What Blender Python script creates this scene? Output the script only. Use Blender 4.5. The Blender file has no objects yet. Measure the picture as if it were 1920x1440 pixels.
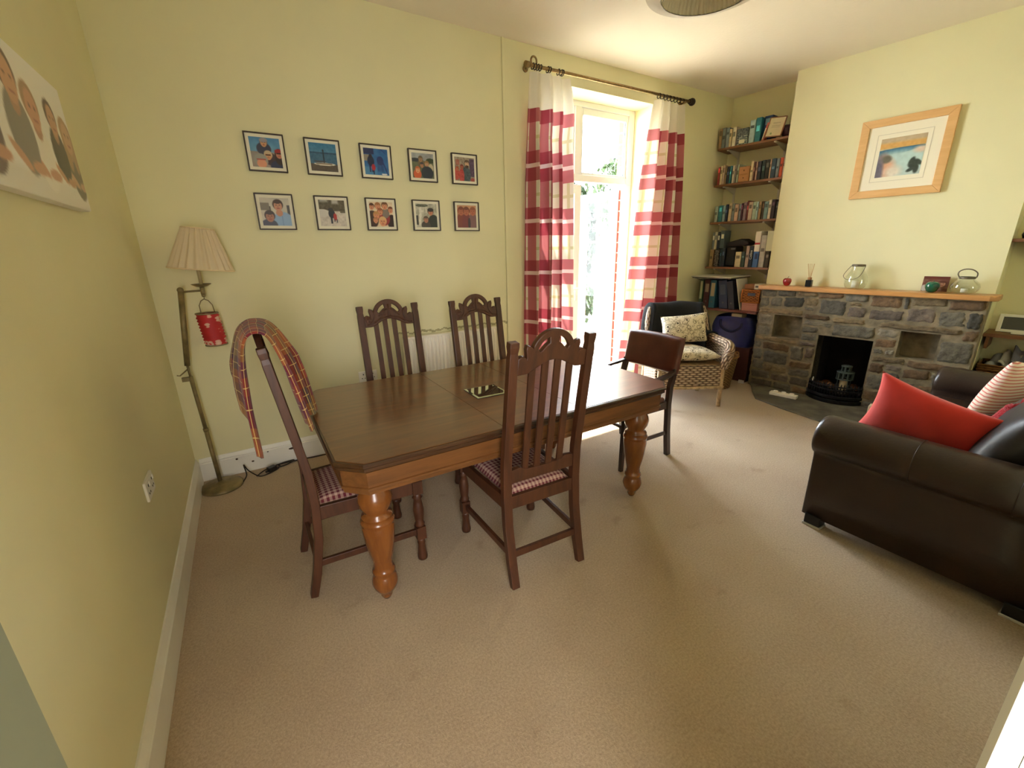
import bpy, bmesh, math, random
import numpy as np
from mathutils import Vector, Matrix
R = math.radians
PI = math.pi
random.seed(7)
C = bpy.context.scene.collection
sc = bpy.context.scene

# ------------------------------------------------------------------ camera
CAM = (0.48209, -3.49473, 1.52449)
YAW, PITCH, ROLL, FPX = 0.54560, 0.29990, -0.01969, 808.746
cd = bpy.data.cameras.new('camera')
cd.sensor_fit = 'HORIZONTAL'; cd.sensor_width = 36.0; cd.lens = FPX/1920*36
cd.clip_start = 0.01; cd.clip_end = 200
cam = bpy.data.objects.new('camera', cd); C.objects.link(cam)
_f = Vector((math.sin(YAW)*math.cos(PITCH), math.cos(YAW)*math.cos(PITCH), -math.sin(PITCH)))
_r = Vector((math.cos(YAW), -math.sin(YAW), 0)); _u = _r.cross(_f)
_r2 = math.cos(ROLL)*_r + math.sin(ROLL)*_u; _u2 = -math.sin(ROLL)*_r + math.cos(ROLL)*_u
cam.matrix_world = Matrix(((_r2.x, _u2.x, -_f.x, CAM[0]), (_r2.y, _u2.y, -_f.y, CAM[1]), (_r2.z, _u2.z, -_f.z, CAM[2]), (0, 0, 0, 1)))
sc.camera = cam

# ------------------------------------------------------------------ world, sun, window daylight, exposure
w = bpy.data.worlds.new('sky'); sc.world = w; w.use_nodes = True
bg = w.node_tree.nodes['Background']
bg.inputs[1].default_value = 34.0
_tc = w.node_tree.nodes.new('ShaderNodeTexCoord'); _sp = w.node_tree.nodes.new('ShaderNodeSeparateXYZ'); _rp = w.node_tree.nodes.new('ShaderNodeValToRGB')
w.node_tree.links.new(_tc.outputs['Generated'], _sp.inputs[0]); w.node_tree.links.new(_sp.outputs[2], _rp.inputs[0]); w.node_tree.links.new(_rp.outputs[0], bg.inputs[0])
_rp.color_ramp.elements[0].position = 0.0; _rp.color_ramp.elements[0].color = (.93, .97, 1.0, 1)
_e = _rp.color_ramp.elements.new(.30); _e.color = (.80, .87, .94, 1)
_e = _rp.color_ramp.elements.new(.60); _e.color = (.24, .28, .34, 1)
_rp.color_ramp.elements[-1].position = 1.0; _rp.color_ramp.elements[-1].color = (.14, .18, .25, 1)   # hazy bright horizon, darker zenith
sd = bpy.data.lights.new('sun', 'SUN'); sd.energy = 45; sd.angle = R(1.2); sd.color = (1, .95, .86)
sun = bpy.data.objects.new('sun', sd); C.objects.link(sun)
sun.rotation_euler = Vector((-.80, -1.0, -2.1)).to_track_quat('-Z', 'Y').to_euler()
pd = bpy.data.lights.new('sky_portal', 'AREA'); pd.shape = 'RECTANGLE'; pd.size = 1.5; pd.size_y = 2.95
pd.cycles.is_portal = True
po = bpy.data.objects.new('sky_portal', pd); C.objects.link(po)
po.location = (3.65, .44, 1.45); po.rotation_euler = (R(-90), 0, 0)
hd = bpy.data.lights.new('hall_fill_light', 'AREA'); hd.shape = 'RECTANGLE'; hd.size = .9; hd.size_y = 2.0; hd.energy = 64; hd.color = (.98, .98, 1.0)  # unseen fill light added behind the doorway to even out the room's brightness
ho = bpy.data.objects.new('hall_fill_light', hd); C.objects.link(ho)
ho.location = (.05, -4.75, 1.5); ho.rotation_euler = (R(90), 0, R(-28))
sc.view_settings.view_transform = 'Standard'
sc.view_settings.look = 'None'
sc.view_settings.gamma = 1.0
sc.view_settings.use_curve_mapping = False
sc.view_settings.exposure = 0.56
sc.cycles.max_bounces = 12; sc.cycles.diffuse_bounces = 7; sc.cycles.glossy_bounces = 4
sc.cycles.transparent_max_bounces = 12; sc.cycles.sample_clamp_indirect = 10
sc.cycles.caustics_reflective = False; sc.cycles.caustics_refractive = False

# ------------------------------------------------------------------ materials
def lin(c):
    return tuple((v/255/12.92 if v/255 <= .04045 else ((v/255+.055)/1.055)**2.4) for v in c)
def rgba(c): return (*lin(c), 1)
_mats = {}
def base_mat(name):
    m = bpy.data.materials.new(name); m.use_nodes = True
    nt = m.node_tree; b = nt.nodes['Principled BSDF']
    return m, nt, b
def N(nt, t, **kw):
    n = nt.nodes.new(t)
    for k, v in kw.items(): setattr(n, k, v)
    return n
def ramp(nt, stops, interp='LINEAR'):
    n = nt.nodes.new('ShaderNodeValToRGB'); cr = n.color_ramp; cr.interpolation = interp
    while len(cr.elements) > 1: cr.elements.remove(cr.elements[-1])
    cr.elements[0].position = stops[0][0]; cr.elements[0].color = stops[0][1]
    for p, c in stops[1:]:
        e = cr.elements.new(p); e.color = c
    return n
def bump(nt, b, sock, strength=.2, dist=.01):
    bn = nt.nodes.new('ShaderNodeBump'); bn.inputs['Strength'].default_value = strength; bn.inputs['Distance'].default_value = dist
    nt.links.new(sock, bn.inputs['Height']); nt.links.new(bn.outputs[0], b.inputs['Normal'])
def mat(name, c, rough=.6, metal=0, var=0.0, vs=6.0, bmp=0.0, bs=80.0, coat=0, sheen=0, spec=.5, trans=0, ior=1.45, emis=None):
    if name in _mats: return _mats[name]
    m, nt, b = base_mat(name)
    b.inputs['Base Color'].default_value = rgba(c); b.inputs['Roughness'].default_value = rough
    b.inputs['Metallic'].default_value = metal; b.inputs['Coat Weight'].default_value = coat
    b.inputs['Sheen Weight'].default_value = sheen; b.inputs['Specular IOR Level'].default_value = spec
    b.inputs['Transmission Weight'].default_value = trans; b.inputs['IOR'].default_value = ior
    tc = N(nt, 'ShaderNodeTexCoord')
    n = N(nt, 'ShaderNodeTexNoise'); n.inputs['Scale'].default_value = vs; n.inputs['Detail'].default_value = 5
    nt.links.new(tc.outputs['Object'], n.inputs['Vector'])
    if var > 0:
        lo = tuple(max(0, v*(1-var)) for v in c); hi = tuple(min(255, v*(1+var)) for v in c)
        r = ramp(nt, [(.3, rgba(lo)), (.7, rgba(hi))]); nt.links.new(n.outputs[0], r.inputs[0]); nt.links.new(r.outputs[0], b.inputs['Base Color'])
    if bmp > 0:
        n2 = N(nt, 'ShaderNodeTexNoise'); n2.inputs['Scale'].default_value = bs; n2.inputs['Detail'].default_value = 3
        nt.links.new(tc.outputs['Object'], n2.inputs['Vector']); bump(nt, b, n2.outputs[0], bmp)
    _mats[name] = m
    return m
def wood(name, c1, c2, scale=(3, 40, 40), rough=.35, coat=.15, bmp=.08):
    if name in _mats: return _mats[name]
    m, nt, b = base_mat(name)
    tc = N(nt, 'ShaderNodeTexCoord'); mp = N(nt, 'ShaderNodeMapping'); mp.inputs['Scale'].default_value = scale
    nt.links.new(tc.outputs['Object'], mp.inputs[0])
    n = N(nt, 'ShaderNodeTexNoise'); n.inputs['Scale'].default_value = 1.0; n.inputs['Detail'].default_value = 6; n.inputs['Roughness'].default_value = .65; n.inputs['Distortion'].default_value = .8
    nt.links.new(mp.outputs[0], n.inputs[0])
    r = ramp(nt, [(.28, rgba(c1)), (.72, rgba(c2))]); nt.links.new(n.outputs[0], r.inputs[0]); nt.links.new(r.outputs[0], b.inputs['Base Color'])
    b.inputs['Roughness'].default_value = rough; b.inputs['Coat Weight'].default_value = coat; b.inputs['Coat Roughness'].default_value = .16
    bump(nt, b, n.outputs[0], bmp, .004)
    _mats[name] = m
    return m
def print_mat(name='photo_print', rough=.35):
    if name in _mats: return _mats[name]
    m, nt, b = base_mat(name)
    a = N(nt, 'ShaderNodeAttribute', attribute_name='Col'); nt.links.new(a.outputs[0], b.inputs['Base Color'])
    b.inputs['Roughness'].default_value = rough
    _mats[name] = m; return m
def wicker_mat(name, c1, c2, cw, rh):
    """over-and-under weave on UV metres: stakes cw apart, strands rh high"""
    if name in _mats: return _mats[name]
    m, nt, b = base_mat(name); u, v = uvsep(nt)
    def M_(op, a, k=None):
        n = N(nt, 'ShaderNodeMath', operation=op)
        for i_, q in enumerate((a, k)):
            if q is None: continue
            if isinstance(q, (int, float)): n.inputs[i_].default_value = q
            else: nt.links.new(q, n.inputs[i_])
        return n.outputs[0]
    row = M_('DIVIDE', v, rh); fl = M_('FLOOR', row); prof = M_('SINE', M_('MULTIPLY', M_('FRACT', row), PI))
    over = M_('ABSOLUTE', M_('SINE', M_('MULTIPLY', M_('ADD', M_('DIVIDE', u, cw*2), M_('MULTIPLY', fl, .5)), PI)))
    h = M_('MULTIPLY', M_('POWER', prof, .6), M_('ADD', M_('MULTIPLY', over, .75), .25))
    tc = N(nt, 'ShaderNodeTexCoord'); n = N(nt, 'ShaderNodeTexNoise'); n.inputs['Scale'].default_value = 30; nt.links.new(tc.outputs['Object'], n.inputs[0])
    h2 = M_('ADD', h, M_('MULTIPLY', M_('SUBTRACT', n.outputs[0], .5), .5))
    r = ramp(nt, [(.12, rgba(tuple(q*.42 for q in c2))), (.45, rgba(c2)), (.9, rgba(c1))]); nt.links.new(h2, r.inputs[0]); nt.links.new(r.outputs[0], b.inputs['Base Color'])
    bump(nt, b, h, .9, .012); b.inputs['Roughness'].default_value = .6
    _mats[name] = m; return m
def stripe_mask(nt, sock, period, offs, segs):
    """1 inside any of segs (fractions of a period), else 0"""
    a = N(nt, 'ShaderNodeMath', operation='ADD'); a.inputs[1].default_value = offs; nt.links.new(sock, a.inputs[0])
    d = N(nt, 'ShaderNodeMath', operation='DIVIDE'); d.inputs[1].default_value = period; nt.links.new(a.outputs[0], d.inputs[0])
    f = N(nt, 'ShaderNodeMath', operation='FRACT'); nt.links.new(d.outputs[0], f.inputs[0])
    st = [(0.0, (0, 0, 0, 1))]
    for s0, s1, v in segs: st += [(s0, (v, v, v, 1)), (s1, (0, 0, 0, 1))]
    r = ramp(nt, st, 'CONSTANT'); nt.links.new(f.outputs[0], r.inputs[0])
    return r.outputs[0]
def mixc(nt, fac, a, b_, blend='MIX'):
    m = N(nt, 'ShaderNodeMix', data_type='RGBA', blend_type=blend)
    if isinstance(fac, float): m.inputs[0].default_value = fac
    else: nt.links.new(fac, m.inputs[0])
    for i, v in ((6, a), (7, b_)):
        if isinstance(v, tuple): m.inputs[i].default_value = v
        else: nt.links.new(v, m.inputs[i])
    return m.outputs[2]
def uvsep(nt):
    tc = N(nt, 'ShaderNodeTexCoord'); s = N(nt, 'ShaderNodeSeparateXYZ'); nt.links.new(tc.outputs['UV'], s.inputs[0])
    return s.outputs[0], s.outputs[1]

# ---- walls etc.
M_WALL = mat('pale_yellow_paint', (226, 221, 181), .75, var=.012, vs=2.0, bmp=.05, bs=60)
M_CEIL = mat('white_ceiling_paint', (232, 224, 208), .85, bmp=.12, bs=45)
M_WHITE = mat('white_gloss_paint', (236, 234, 226), .35, var=.02, vs=5)
M_UPVC = mat('white_upvc', (222, 225, 222), .25)
M_CARPET = None
def carpet():
    m, nt, b = base_mat('beige_carpet')
    tc = N(nt, 'ShaderNodeTexCoord')
    n1 = N(nt, 'ShaderNodeTexNoise'); n1.inputs['Scale'].default_value = 1.4; n1.inputs['Detail'].default_value = 4
    n2 = N(nt, 'ShaderNodeTexNoise'); n2.inputs['Scale'].default_value = 110; n2.inputs['Detail'].default_value = 4; n2.inputs['Roughness'].default_value = .8
    n3 = N(nt, 'ShaderNodeTexNoise'); n3.inputs['Scale'].default_value = 5.5; n3.inputs['Detail'].default_value = 6
    for n in (n1, n2, n3): nt.links.new(tc.outputs['Object'], n.inputs[0])
    r1 = ramp(nt, [(.3, rgba((194, 170, 142))), (.7, rgba((211, 190, 162)))]); nt.links.new(n1.outputs[0], r1.inputs[0])
    r2 = ramp(nt, [(.25, (.55, .53, .5, 1)), (.75, (1, 1, 1, 1))]); nt.links.new(n2.outputs[0], r2.inputs[0])
    r3 = ramp(nt, [(.26, (.72, .66, .62, 1)), (.36, (1, 1, 1, 1))]); nt.links.new(n3.outputs[0], r3.inputs[0])
    c = mixc(nt, 1.0, r1.outputs[0], r2.outputs[0], 'MULTIPLY'); c = mixc(nt, .55, c, mixc(nt, 1.0, c, r3.outputs[0], 'MULTIPLY'))
    nt.links.new(c, b.inputs['Base Color']); b.inputs['Roughness'].default_value = .95; b.inputs['Sheen Weight'].default_value = .2; b.inputs['Specular IOR Level'].default_value = .1
    bump(nt, b, n2.outputs[0], .6, .008)
    return m
M_CARPET = carpet()
def schlick(nt, f0=.04, pw=5):
    lw = N(nt, 'ShaderNodeLayerWeight'); lw.inputs[0].default_value = .5
    p = N(nt, 'ShaderNodeMath', operation='POWER'); p.inputs[1].default_value = pw; nt.links.new(lw.outputs['Facing'], p.inputs[0])
    m = N(nt, 'ShaderNodeMath', operation='MULTIPLY_ADD'); m.inputs[1].default_value = 1-f0; m.inputs[2].default_value = f0; nt.links.new(p.outputs[0], m.inputs[0])
    return m.outputs[0]
def glass_pane():
    m, nt, b = base_mat('window_glass'); nt.nodes.remove(b)
    t = N(nt, 'ShaderNodeBsdfTransparent'); t.inputs[0].default_value = (.96, .98, .97, 1)
    g = N(nt, 'ShaderNodeBsdfGlossy'); g.inputs['Roughness'].default_value = .02
    fr = schlick(nt, .006)
    mx = N(nt, 'ShaderNodeMixShader'); nt.links.new(fr, mx.inputs[0]); nt.links.new(t.outputs[0], mx.inputs[1]); nt.links.new(g.outputs[0], mx.inputs[2])
    nt.links.new(mx.outputs[0], nt.nodes['Material Output'].inputs[0]); return m
M_PANE = glass_pane()
def jar_glass():
    m, nt, b = base_mat('jar_glass'); nt.nodes.remove(b)
    t = N(nt, 'ShaderNodeBsdfTransparent'); t.inputs[0].default_value = (.90, .92, .86, 1)
    g = N(nt, 'ShaderNodeBsdfGlossy'); g.inputs['Roughness'].default_value = .04; g.inputs[0].default_value = (1, 1, 1, 1)
    lw = schlick(nt, .08, 3)
    mx = N(nt, 'ShaderNodeMixShader'); nt.links.new(lw, mx.inputs[0]); nt.links.new(t.outputs[0], mx.inputs[1]); nt.links.new(g.outputs[0], mx.inputs[2])
    nt.links.new(mx.outputs[0], nt.nodes['Material Output'].inputs[0]); return m
M_JAR = jar_glass()

# ------------------------------------------------------------------ mesh builder
class MB:
    def __init__(self): self.bm = bmesh.new(); self.uv = self.bm.loops.layers.uv.new('UVMap')
    def _f(self, vs, smooth=False, mi=0):
        try: f = self.bm.faces.new(vs)
        except ValueError: return None
        f.smooth = smooth; f.material_index = mi; return f
    def box(self, x0, x1, y0, y1, z0, z1, M=None, mi=0):
        p = [(x0,y0,z0),(x1,y0,z0),(x1,y1,z0),(x0,y1,z0),(x0,y0,z1),(x1,y0,z1),(x1,y1,z1),(x0,y1,z1)]
        v = [self.bm.verts.new((M @ Vector(q)) if M else q) for q in p]
        for a in ((3,2,1,0),(4,5,6,7),(0,1,5,4),(1,2,6,5),(2,3,7,6),(3,0,4,7)): self._f([v[i] for i in a], mi=mi)
        return self
    def bar(self, a, b, w, d, M=None, up=(0, 0, 1)):
        """rectangular bar from a to b, w across, d deep"""
        a = Vector(a); b = Vector(b); t = (b-a).normalized(); upv = Vector(up)
        s = t.cross(upv)
        if s.length < 1e-3: s = t.cross(Vector((0, 1, 0)))
        s.normalize(); n = s.cross(t)
        v = []
        for c in (a, b):
            for i, j in ((-1,-1),(1,-1),(1,1),(-1,1)):
                q = c + s*(i*w/2) + n*(j*d/2); v.append(self.bm.verts.new(M @ q if M else q))
        for f in ((3,2,1,0),(4,5,6,7),(0,1,5,4),(1,2,6,5),(2,3,7,6),(3,0,4,7)): self._f([v[i] for i in f])
        return self
    def sweep(self, pts, prof, closed=False, smooth=True, cap=True, up=(0, 0, 1), scale=None, uvs=False):
        """sweep 2D profile (list of (a,b)) along pts; a along side, b along normal"""
        pts = [Vector(p) for p in pts]; n = len(pts); rings = []; m = len(prof)
        for i, p in enumerate(pts):
            if closed: t = pts[(i+1) % n]-pts[i-1]
            else: t = pts[min(i+1, n-1)]-pts[max(i-1, 0)]
            t.normalize(); s = t.cross(Vector(up))
            if s.length < 1e-4: s = t.cross(Vector((0, 1, 0.01)))
            s.normalize(); nn = s.cross(t); k = scale[i] if scale else 1
            rings.append([self.bm.verts.new(p + s*a*k + nn*b*k) for a, b in prof])
        rng = range(n) if closed else range(n-1)
        L = 0
        for i in rng:
            j = (i+1) % n; dl = (pts[j]-pts[i]).length
            for q in range(m):
                f = self._f([rings[i][q], rings[i][(q+1) % m], rings[j][(q+1) % m], rings[j][q]], smooth)
                if f and uvs:
                    for lp, (uu, vv) in zip(f.loops, ((L, q/m), (L, (q+1)/m), (L+dl, (q+1)/m), (L+dl, q/m))): lp[self.uv].uv = (uu, vv*uvs)
            L += dl
        if cap and not closed:
            self._f(rings[0][::-1]); self._f(rings[-1])
        return self
    def tube(self, pts, r, n=10, closed=False, cap=True, up=(0, 0, 1), uvs=False):
        if isinstance(r, (list, tuple)): sc_ = r; rr = 1
        else: sc_ = None; rr = r
        return self.sweep(pts, [(rr*math.cos(2*PI*i/n), rr*math.sin(2*PI*i/n)) for i in range(n)], closed, True, cap, up, sc_, uvs)
    def lathe(self, prof, n=24, c=(0, 0, 0), M=None, cap=True, smooth=True, uv=None):
        rings = []
        for r, z in prof:
            ring = []
            for i in range(n):
                q = Vector((c[0]+r*math.cos(2*PI*i/n), c[1]+r*math.sin(2*PI*i/n), c[2]+z)); ring.append(self.bm.verts.new(M @ q if M else q))
            rings.append(ring)
        for k in range(len(rings)-1):
            for i in range(n):
                j = (i+1) % n
                f = self._f([rings[k][i], rings[k][j], rings[k+1][j], rings[k+1][i]], smooth)
                if f and uv:
                    for lp, (uu, vv) in zip(f.loops, ((i/n, k), ((i+1)/n, k), ((i+1)/n, k+1), (i/n, k+1))): lp[self.uv].uv = (uu*uv, prof[vv][1])
        if cap:
            if prof[0][0] > 1e-5: self._f(rings[0][::-1])
            if prof[-1][0] > 1e-5: self._f(rings[-1])
        return self
    def prism(self, poly, z0, z1, M=None, smooth_side=False):
        a = [self.bm.verts.new(M @ Vector((x, y, z0)) if M else (x, y, z0)) for x, y in poly]
        b = [self.bm.verts.new(M @ Vector((x, y, z1)) if M else (x, y, z1)) for x, y in poly]
        n = len(poly); self._f(a[::-1]); self._f(b)
        for i in range(n): self._f([a[i], a[(i+1) % n], b[(i+1) % n], b[i]], smooth_side)
        return self
    def grid(self, fn, nu, nv, uvf=None, smooth=True, closeu=False):
        V = [[self.bm.verts.new(fn(i/(nu if closeu else nu-1), j/(nv-1))) for j in range(nv)] for i in range(nu)]
        for i in range(nu if closeu else nu-1):
            i2 = (i+1) % nu
            for j in range(nv-1):
                f = self._f([V[i][j], V[i2][j], V[i2][j+1], V[i][j+1]], smooth)
                if f:
                    d = nu if closeu else nu-1
                    for lp, (a, b) in zip(f.loops, ((i/d, j/(nv-1)), ((i+1)/d, j/(nv-1)), ((i+1)/d, (j+1)/(nv-1)), (i/d, (j+1)/(nv-1)))):
                        lp[self.uv].uv = uvf(a, b) if uvf else (a, b)
        return self
    def ball(self, c, r, n=16, sz=1.0, sx=1.0, sy=1.0, M=None):
        m = n//2; prof = [(max(r*math.sin(PI*k/m), 1e-6), -r*math.cos(PI*k/m)) for k in range(m+1)]
        T = Matrix.Translation(c) @ Matrix.Diagonal((sx, sy, sz, 1))
        if M: T = M @ T
        return self.lathe(prof, n, (0, 0, 0), T, cap=False)
    def cushion(self, P, th, n=20, ear=.10, nrm=None):
        """P: corners 00,10,11,01; puffed pillow with pinched corners"""
        P = [Vector(p) for p in P]; nr = Vector(nrm) if nrm else (P[1]-P[0]).cross(P[3]-P[0]).normalized()
        def fn(sg):
            def f(a, b):
                u, v = a*2-1, b*2-1
                uu = u*(1-ear*(1-v*v)*abs(u)); vv = v*(1-ear*(1-u*u)*abs(v)); s, t = (uu+1)/2, (vv+1)/2
                p = P[0]*(1-s)*(1-t)+P[1]*s*(1-t)+P[2]*s*t+P[3]*(1-s)*t
                h = max(0, (1-u*u)*(1-v*v))**.42*th/2
                h *= 1+.05*math.sin(5*u+2*v)
                return p+nr*h*sg
            return f
        self.grid(fn(1), n, n); self.grid(fn(-1), n, n)
        bmesh.ops.remove_doubles(self.bm, verts=self.bm.verts, dist=1e-5); return self
    def build(self, name, m, parent=None, loc=None, bev=0, sub=0, solid=0, rot=None, keepn=False):
        if not keepn: bmesh.ops.recalc_face_normals(self.bm, faces=self.bm.faces)
        me = bpy.data.meshes.new(name); self.bm.to_mesh(me); self.bm.free()
        for x in (m if isinstance(m, list) else [m]): me.materials.append(x)
        o = bpy.data.objects.new(name, me); C.objects.link(o)
        if parent: o.parent = parent
        if loc: o.location = loc
        if rot: o.rotation_euler = rot
        if solid:
            s = o.modifiers.new('solid', 'SOLIDIFY'); s.thickness = solid; s.offset = 0
        if bev:
            b = o.modifiers.new('bevel', 'BEVEL'); b.width = bev; b.segments = 2; b.limit_method = 'ANGLE'; b.angle_limit = R(40)
        if sub:
            s = o.modifiers.new('sub', 'SUBSURF'); s.levels = sub; s.render_levels = sub
        return o
def thing(name, label, cat, loc=(0, 0, 0), rz=0, group=None):
    o = bpy.data.objects.new(name, None); C.objects.link(o); o.empty_display_size = .05
    o.location = loc; o.rotation_euler = (0, 0, rz); return tag(o, label, cat, group)
def tag(o, label, cat, group=None):
    o['label'] = label; o['category'] = cat
    if group: o['group'] = group
    return o
def struct(o, label=None, cat='structure'):
    o['kind'] = 'structure'
    if label: o['label'] = label; o['category'] = cat
    return o
def dup(src, loc=None, rz=None, label=None, parent=None):
    r = src.copy(); C.objects.link(r)
    if parent: r.parent = parent
    if loc is not None: r.location = loc
    if rz is not None: r.rotation_euler = (0, 0, rz)
    if label: r['label'] = label
    for ch in list(src.children): dup(ch, parent=r)
    return r
def plate(outlines, th, bevel=.003):
    """2D outlines with holes -> extruded mesh in the XY plane (via a curve)"""
    cu = bpy.data.curves.new('plate', 'CURVE'); cu.dimensions = '2D'; cu.fill_mode = 'BOTH'; cu.extrude = th/2-bevel; cu.bevel_depth = bevel; cu.bevel_resolution = 1
    for pts in outlines:
        s = cu.splines.new('POLY'); s.points.add(len(pts)-1); s.use_cyclic_u = True
        for p, q in zip(s.points, pts): p.co = (q[0], q[1], 0, 1)
    o = bpy.data.objects.new('plate', cu); C.objects.link(o)
    dg = bpy.context.evaluated_depsgraph_get(); me = bpy.data.meshes.new_from_object(o.evaluated_get(dg))
    bpy.data.objects.remove(o); bpy.data.curves.remove(cu); me.materials.clear(); return me
def mesh_obj(me, name, m, parent, M=None):
    if M: me.transform(M)
    me.name = name
    if not me.materials: me.materials.append(m)
    o = bpy.data.objects.new(name, me); C.objects.link(o)
    if parent: o.parent = parent
    return o

# fireplace wall frame: t along the wall away from the window, n out into the room
FA = math.atan(.109); FU = Vector((math.sin(FA), -math.cos(FA), 0)); FN = Vector((-math.cos(FA), -math.sin(FA), 0)); FO = Vector((5.657, 0, 0))
FROT = math.atan2(FU.y, FU.x)
FM = Matrix.Translation(FO) @ Matrix.Rotation(FROT, 4, 'Z')          # local x = t, local y = -n, z
def F(t, n, z=0.0): return FO+FU*t+FN*n+Vector((0, 0, z))

# ------------------------------------------------------------------ room shell
CZ = 3.14; YF = -3.50
def sbox(name, m, *b, M=None):
    return struct(MB().box(*b, M=M).build(name, m))
sbox('floor', M_CARPET, -.2, 6.6, -5.2, .34, -.08, 0)
sbox('ceiling', M_CEIL, -.2, 6.6, -5.2, .34, CZ, CZ+.1)
sbox('wall_left', M_WALL, -.15, 0, YF-.12, .3, 0, CZ)
b = MB(); b.box(0, 2.97, 0, .34, 0, CZ); b.box(4.36, 6.5, 0, .34, 0, CZ); b.box(2.97, 4.36, 0, .34, 2.91, CZ); wb = struct(b.build('wall_back', M_WALL))
b = MB()
for i in range(60):
    x = 1.50+i*.018; z = .884+.005*math.sin(i*1.7)+.006*math.sin(i*.6); h = .005+.006*abs(math.sin(i*2.3))*(1 if (i//7) % 3 else .3)
    b.box(x, x+.0185, -.0015, .001, z-h, z+h)
so = b.build('flaking_paint', mat('bare_plaster', (168, 160, 122), .9), wb)
# front wall with the doorway the camera stands in
b = MB(); b.box(-.2, .11, YF-.12, YF, 0, CZ); b.box(.925, 6.6, YF-.12, YF, 0, CZ); b.box(.11, .925, YF-.12, YF, 2.05, CZ); struct(b.build('wall_front', M_WALL))
# hall behind
b = MB(); b.box(-.3, -.2, -5.2, YF-.12, 0, CZ); b.box(1.7, 1.8, -5.2, YF-.12, 0, CZ); b.box(-.3, 1.8, -5.3, -5.2, 0, CZ); struct(b.build('wall_hall', mat('hall_paint', (225, 215, 190), .8)))
# door lining + architrave
b = MB(); b.box(.914, .925, YF-.12, YF+.0005, 0, 2.05)
b.prism([(.912, YF+.001), (.912, YF+.014), (.918, YF+.0185), (.926, YF+.0185), (.933, YF+.012), (.955, YF+.013), (.962, YF+.017), (.985, YF+.017), (.99, YF+.001)], 0, 2.10)
struct(b.build('trim_1', M_WHITE))
dl = struct(MB().box(.065, .105, YF+.02, -2.685, .012, 2.03).build('door_1', mat('grey_green_door_paint', (150, 156, 134), .5), bev=.002))
# skirtings
prof = [(0, 0), (.02, 0), (.02, .128), (.015, .135), (.017, .142), (.012, .152), (.006, .166), (0, .168)]
def skirting(name, p0, p1, inward):
    b = MB(); p0 = Vector(p0); p1 = Vector(p1); iv = Vector(inward)
    A = [b.bm.verts.new(p0+iv*d+Vector((0, 0, z))) for d, z in prof]; B = [b.bm.verts.new(p1+iv*d+Vector((0, 0, z))) for d, z in prof]
    n = len(prof)
    for i in range(n): b._f([A[i], A[(i+1) % n], B[(i+1) % n], B[i]])
    b._f(A); b._f(B[::-1]); return struct(b.build(name, M_WHITE))
skirting('baseboard_left', (0.0005, YF, 0), (0.0005, 0, 0), (1, 0, 0))
bb = skirting('baseboard_back', (0.02, -.0005, 0), (2.97, -.0005, 0), (0, -1, 0))
b = MB()
for x, z, rx, rz in ((.24, .115, .008, .007), (.335, .072, .009, .006), (.60, .105, .022, .008), (.44, .12, .006, .004)):
    b.lathe([(1e-6, .0), (1, 0), (1, .0012), (1e-6, .0012)], 10, M=Matrix.Translation((x, -.0205, z)) @ Matrix.Rotation(R(90), 4, 'X') @ Matrix.Diagonal((rx, rz, 1, 1)))
b.build('chipped_paint', mat('bare_wood_chip', (70, 52, 36), .8), bb)
# pipe trunk up the back wall
struct(MB().box(2.563, 2.583, -.012, .001, .0, CZ).build('trim_2', M_WALL, bev=.003))
# fireplace wall: alcove back, chimney breast with hearth opening
TB0, TB1, NB = .765, 2.505, .29
b = MB()
b.box(-.3, 4.2, 0, .15, 0, CZ, M=FM)
b.box(TB0, 1.38, -NB, .01, 0, CZ, M=FM); b.box(1.86, TB1, -NB, .01, 0, CZ, M=FM); b.box(1.38, 1.86, -NB, .01, .70, CZ, M=FM)
struct(b.build('wall_right', M_WALL))

# ------------------------------------------------------------------ french window
WX0, WX1, WY = 2.97, 4.36, .26
def frame4(b, x0, x1, z0, z1, y0, y1, wl, wr, wt, wb_):
    b.box(x0, x0+wl, y0, y1, z0, z1); b.box(x1-wr, x1, y0, y1, z0, z1)
    b.box(x0+wl, x1-wr, y0, y1, z1-wt, z1); b.box(x0+wl, x1-wr, y0, y1, z0, z0+wb_)
win = thing('window_1', 'white framed fixed toplight above the garden doors', 'window'); win['kind'] = 'structure'
b = MB(); frame4(b, WX0, WX1, 2.19, 2.91, WY, WY+.07, .07, .08, .05, .065); b.box(3.55, 3.63, WY, WY+.07, 2.255, 2.86)
b.box(WX0, WX0+.07, WY, WY+.07, 0, 2.19); b.box(WX1-.08, WX1, WY, WY+.07, 0, 2.19); b.box(WX0+.07, WX1-.08, WY, WY+.07, 0, .05)
frame4(b, WX0+.07, 3.55, 2.255, 2.86, WY+.015, WY+.05, .025, .025, .04, .025); frame4(b, 3.63, WX1-.08, 2.255, 2.86, WY+.015, WY+.05, .03, .03, .06, .025)
b.build('window_frame', M_UPVC, win, bev=.004)
for x0, x1 in ((3.065, 3.525), (3.66, 4.25)): MB().box(x0-.005, x1+.005, WY+.03, WY+.036, 2.275, 2.825).build('window_pane', M_PANE, win)
b = MB()
for x0, x1, z0, z1 in ((3.66, 4.25, 2.80, 2.806), (3.66, 3.666, 2.28, 2.80), (4.243, 4.25, 2.28, 2.80)): b.box(x0, x1, WY+.024, WY+.03, z0, z1)
b.build('glazing_gasket', mat('grey_gasket', (120, 140, 155), .5), win)
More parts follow.
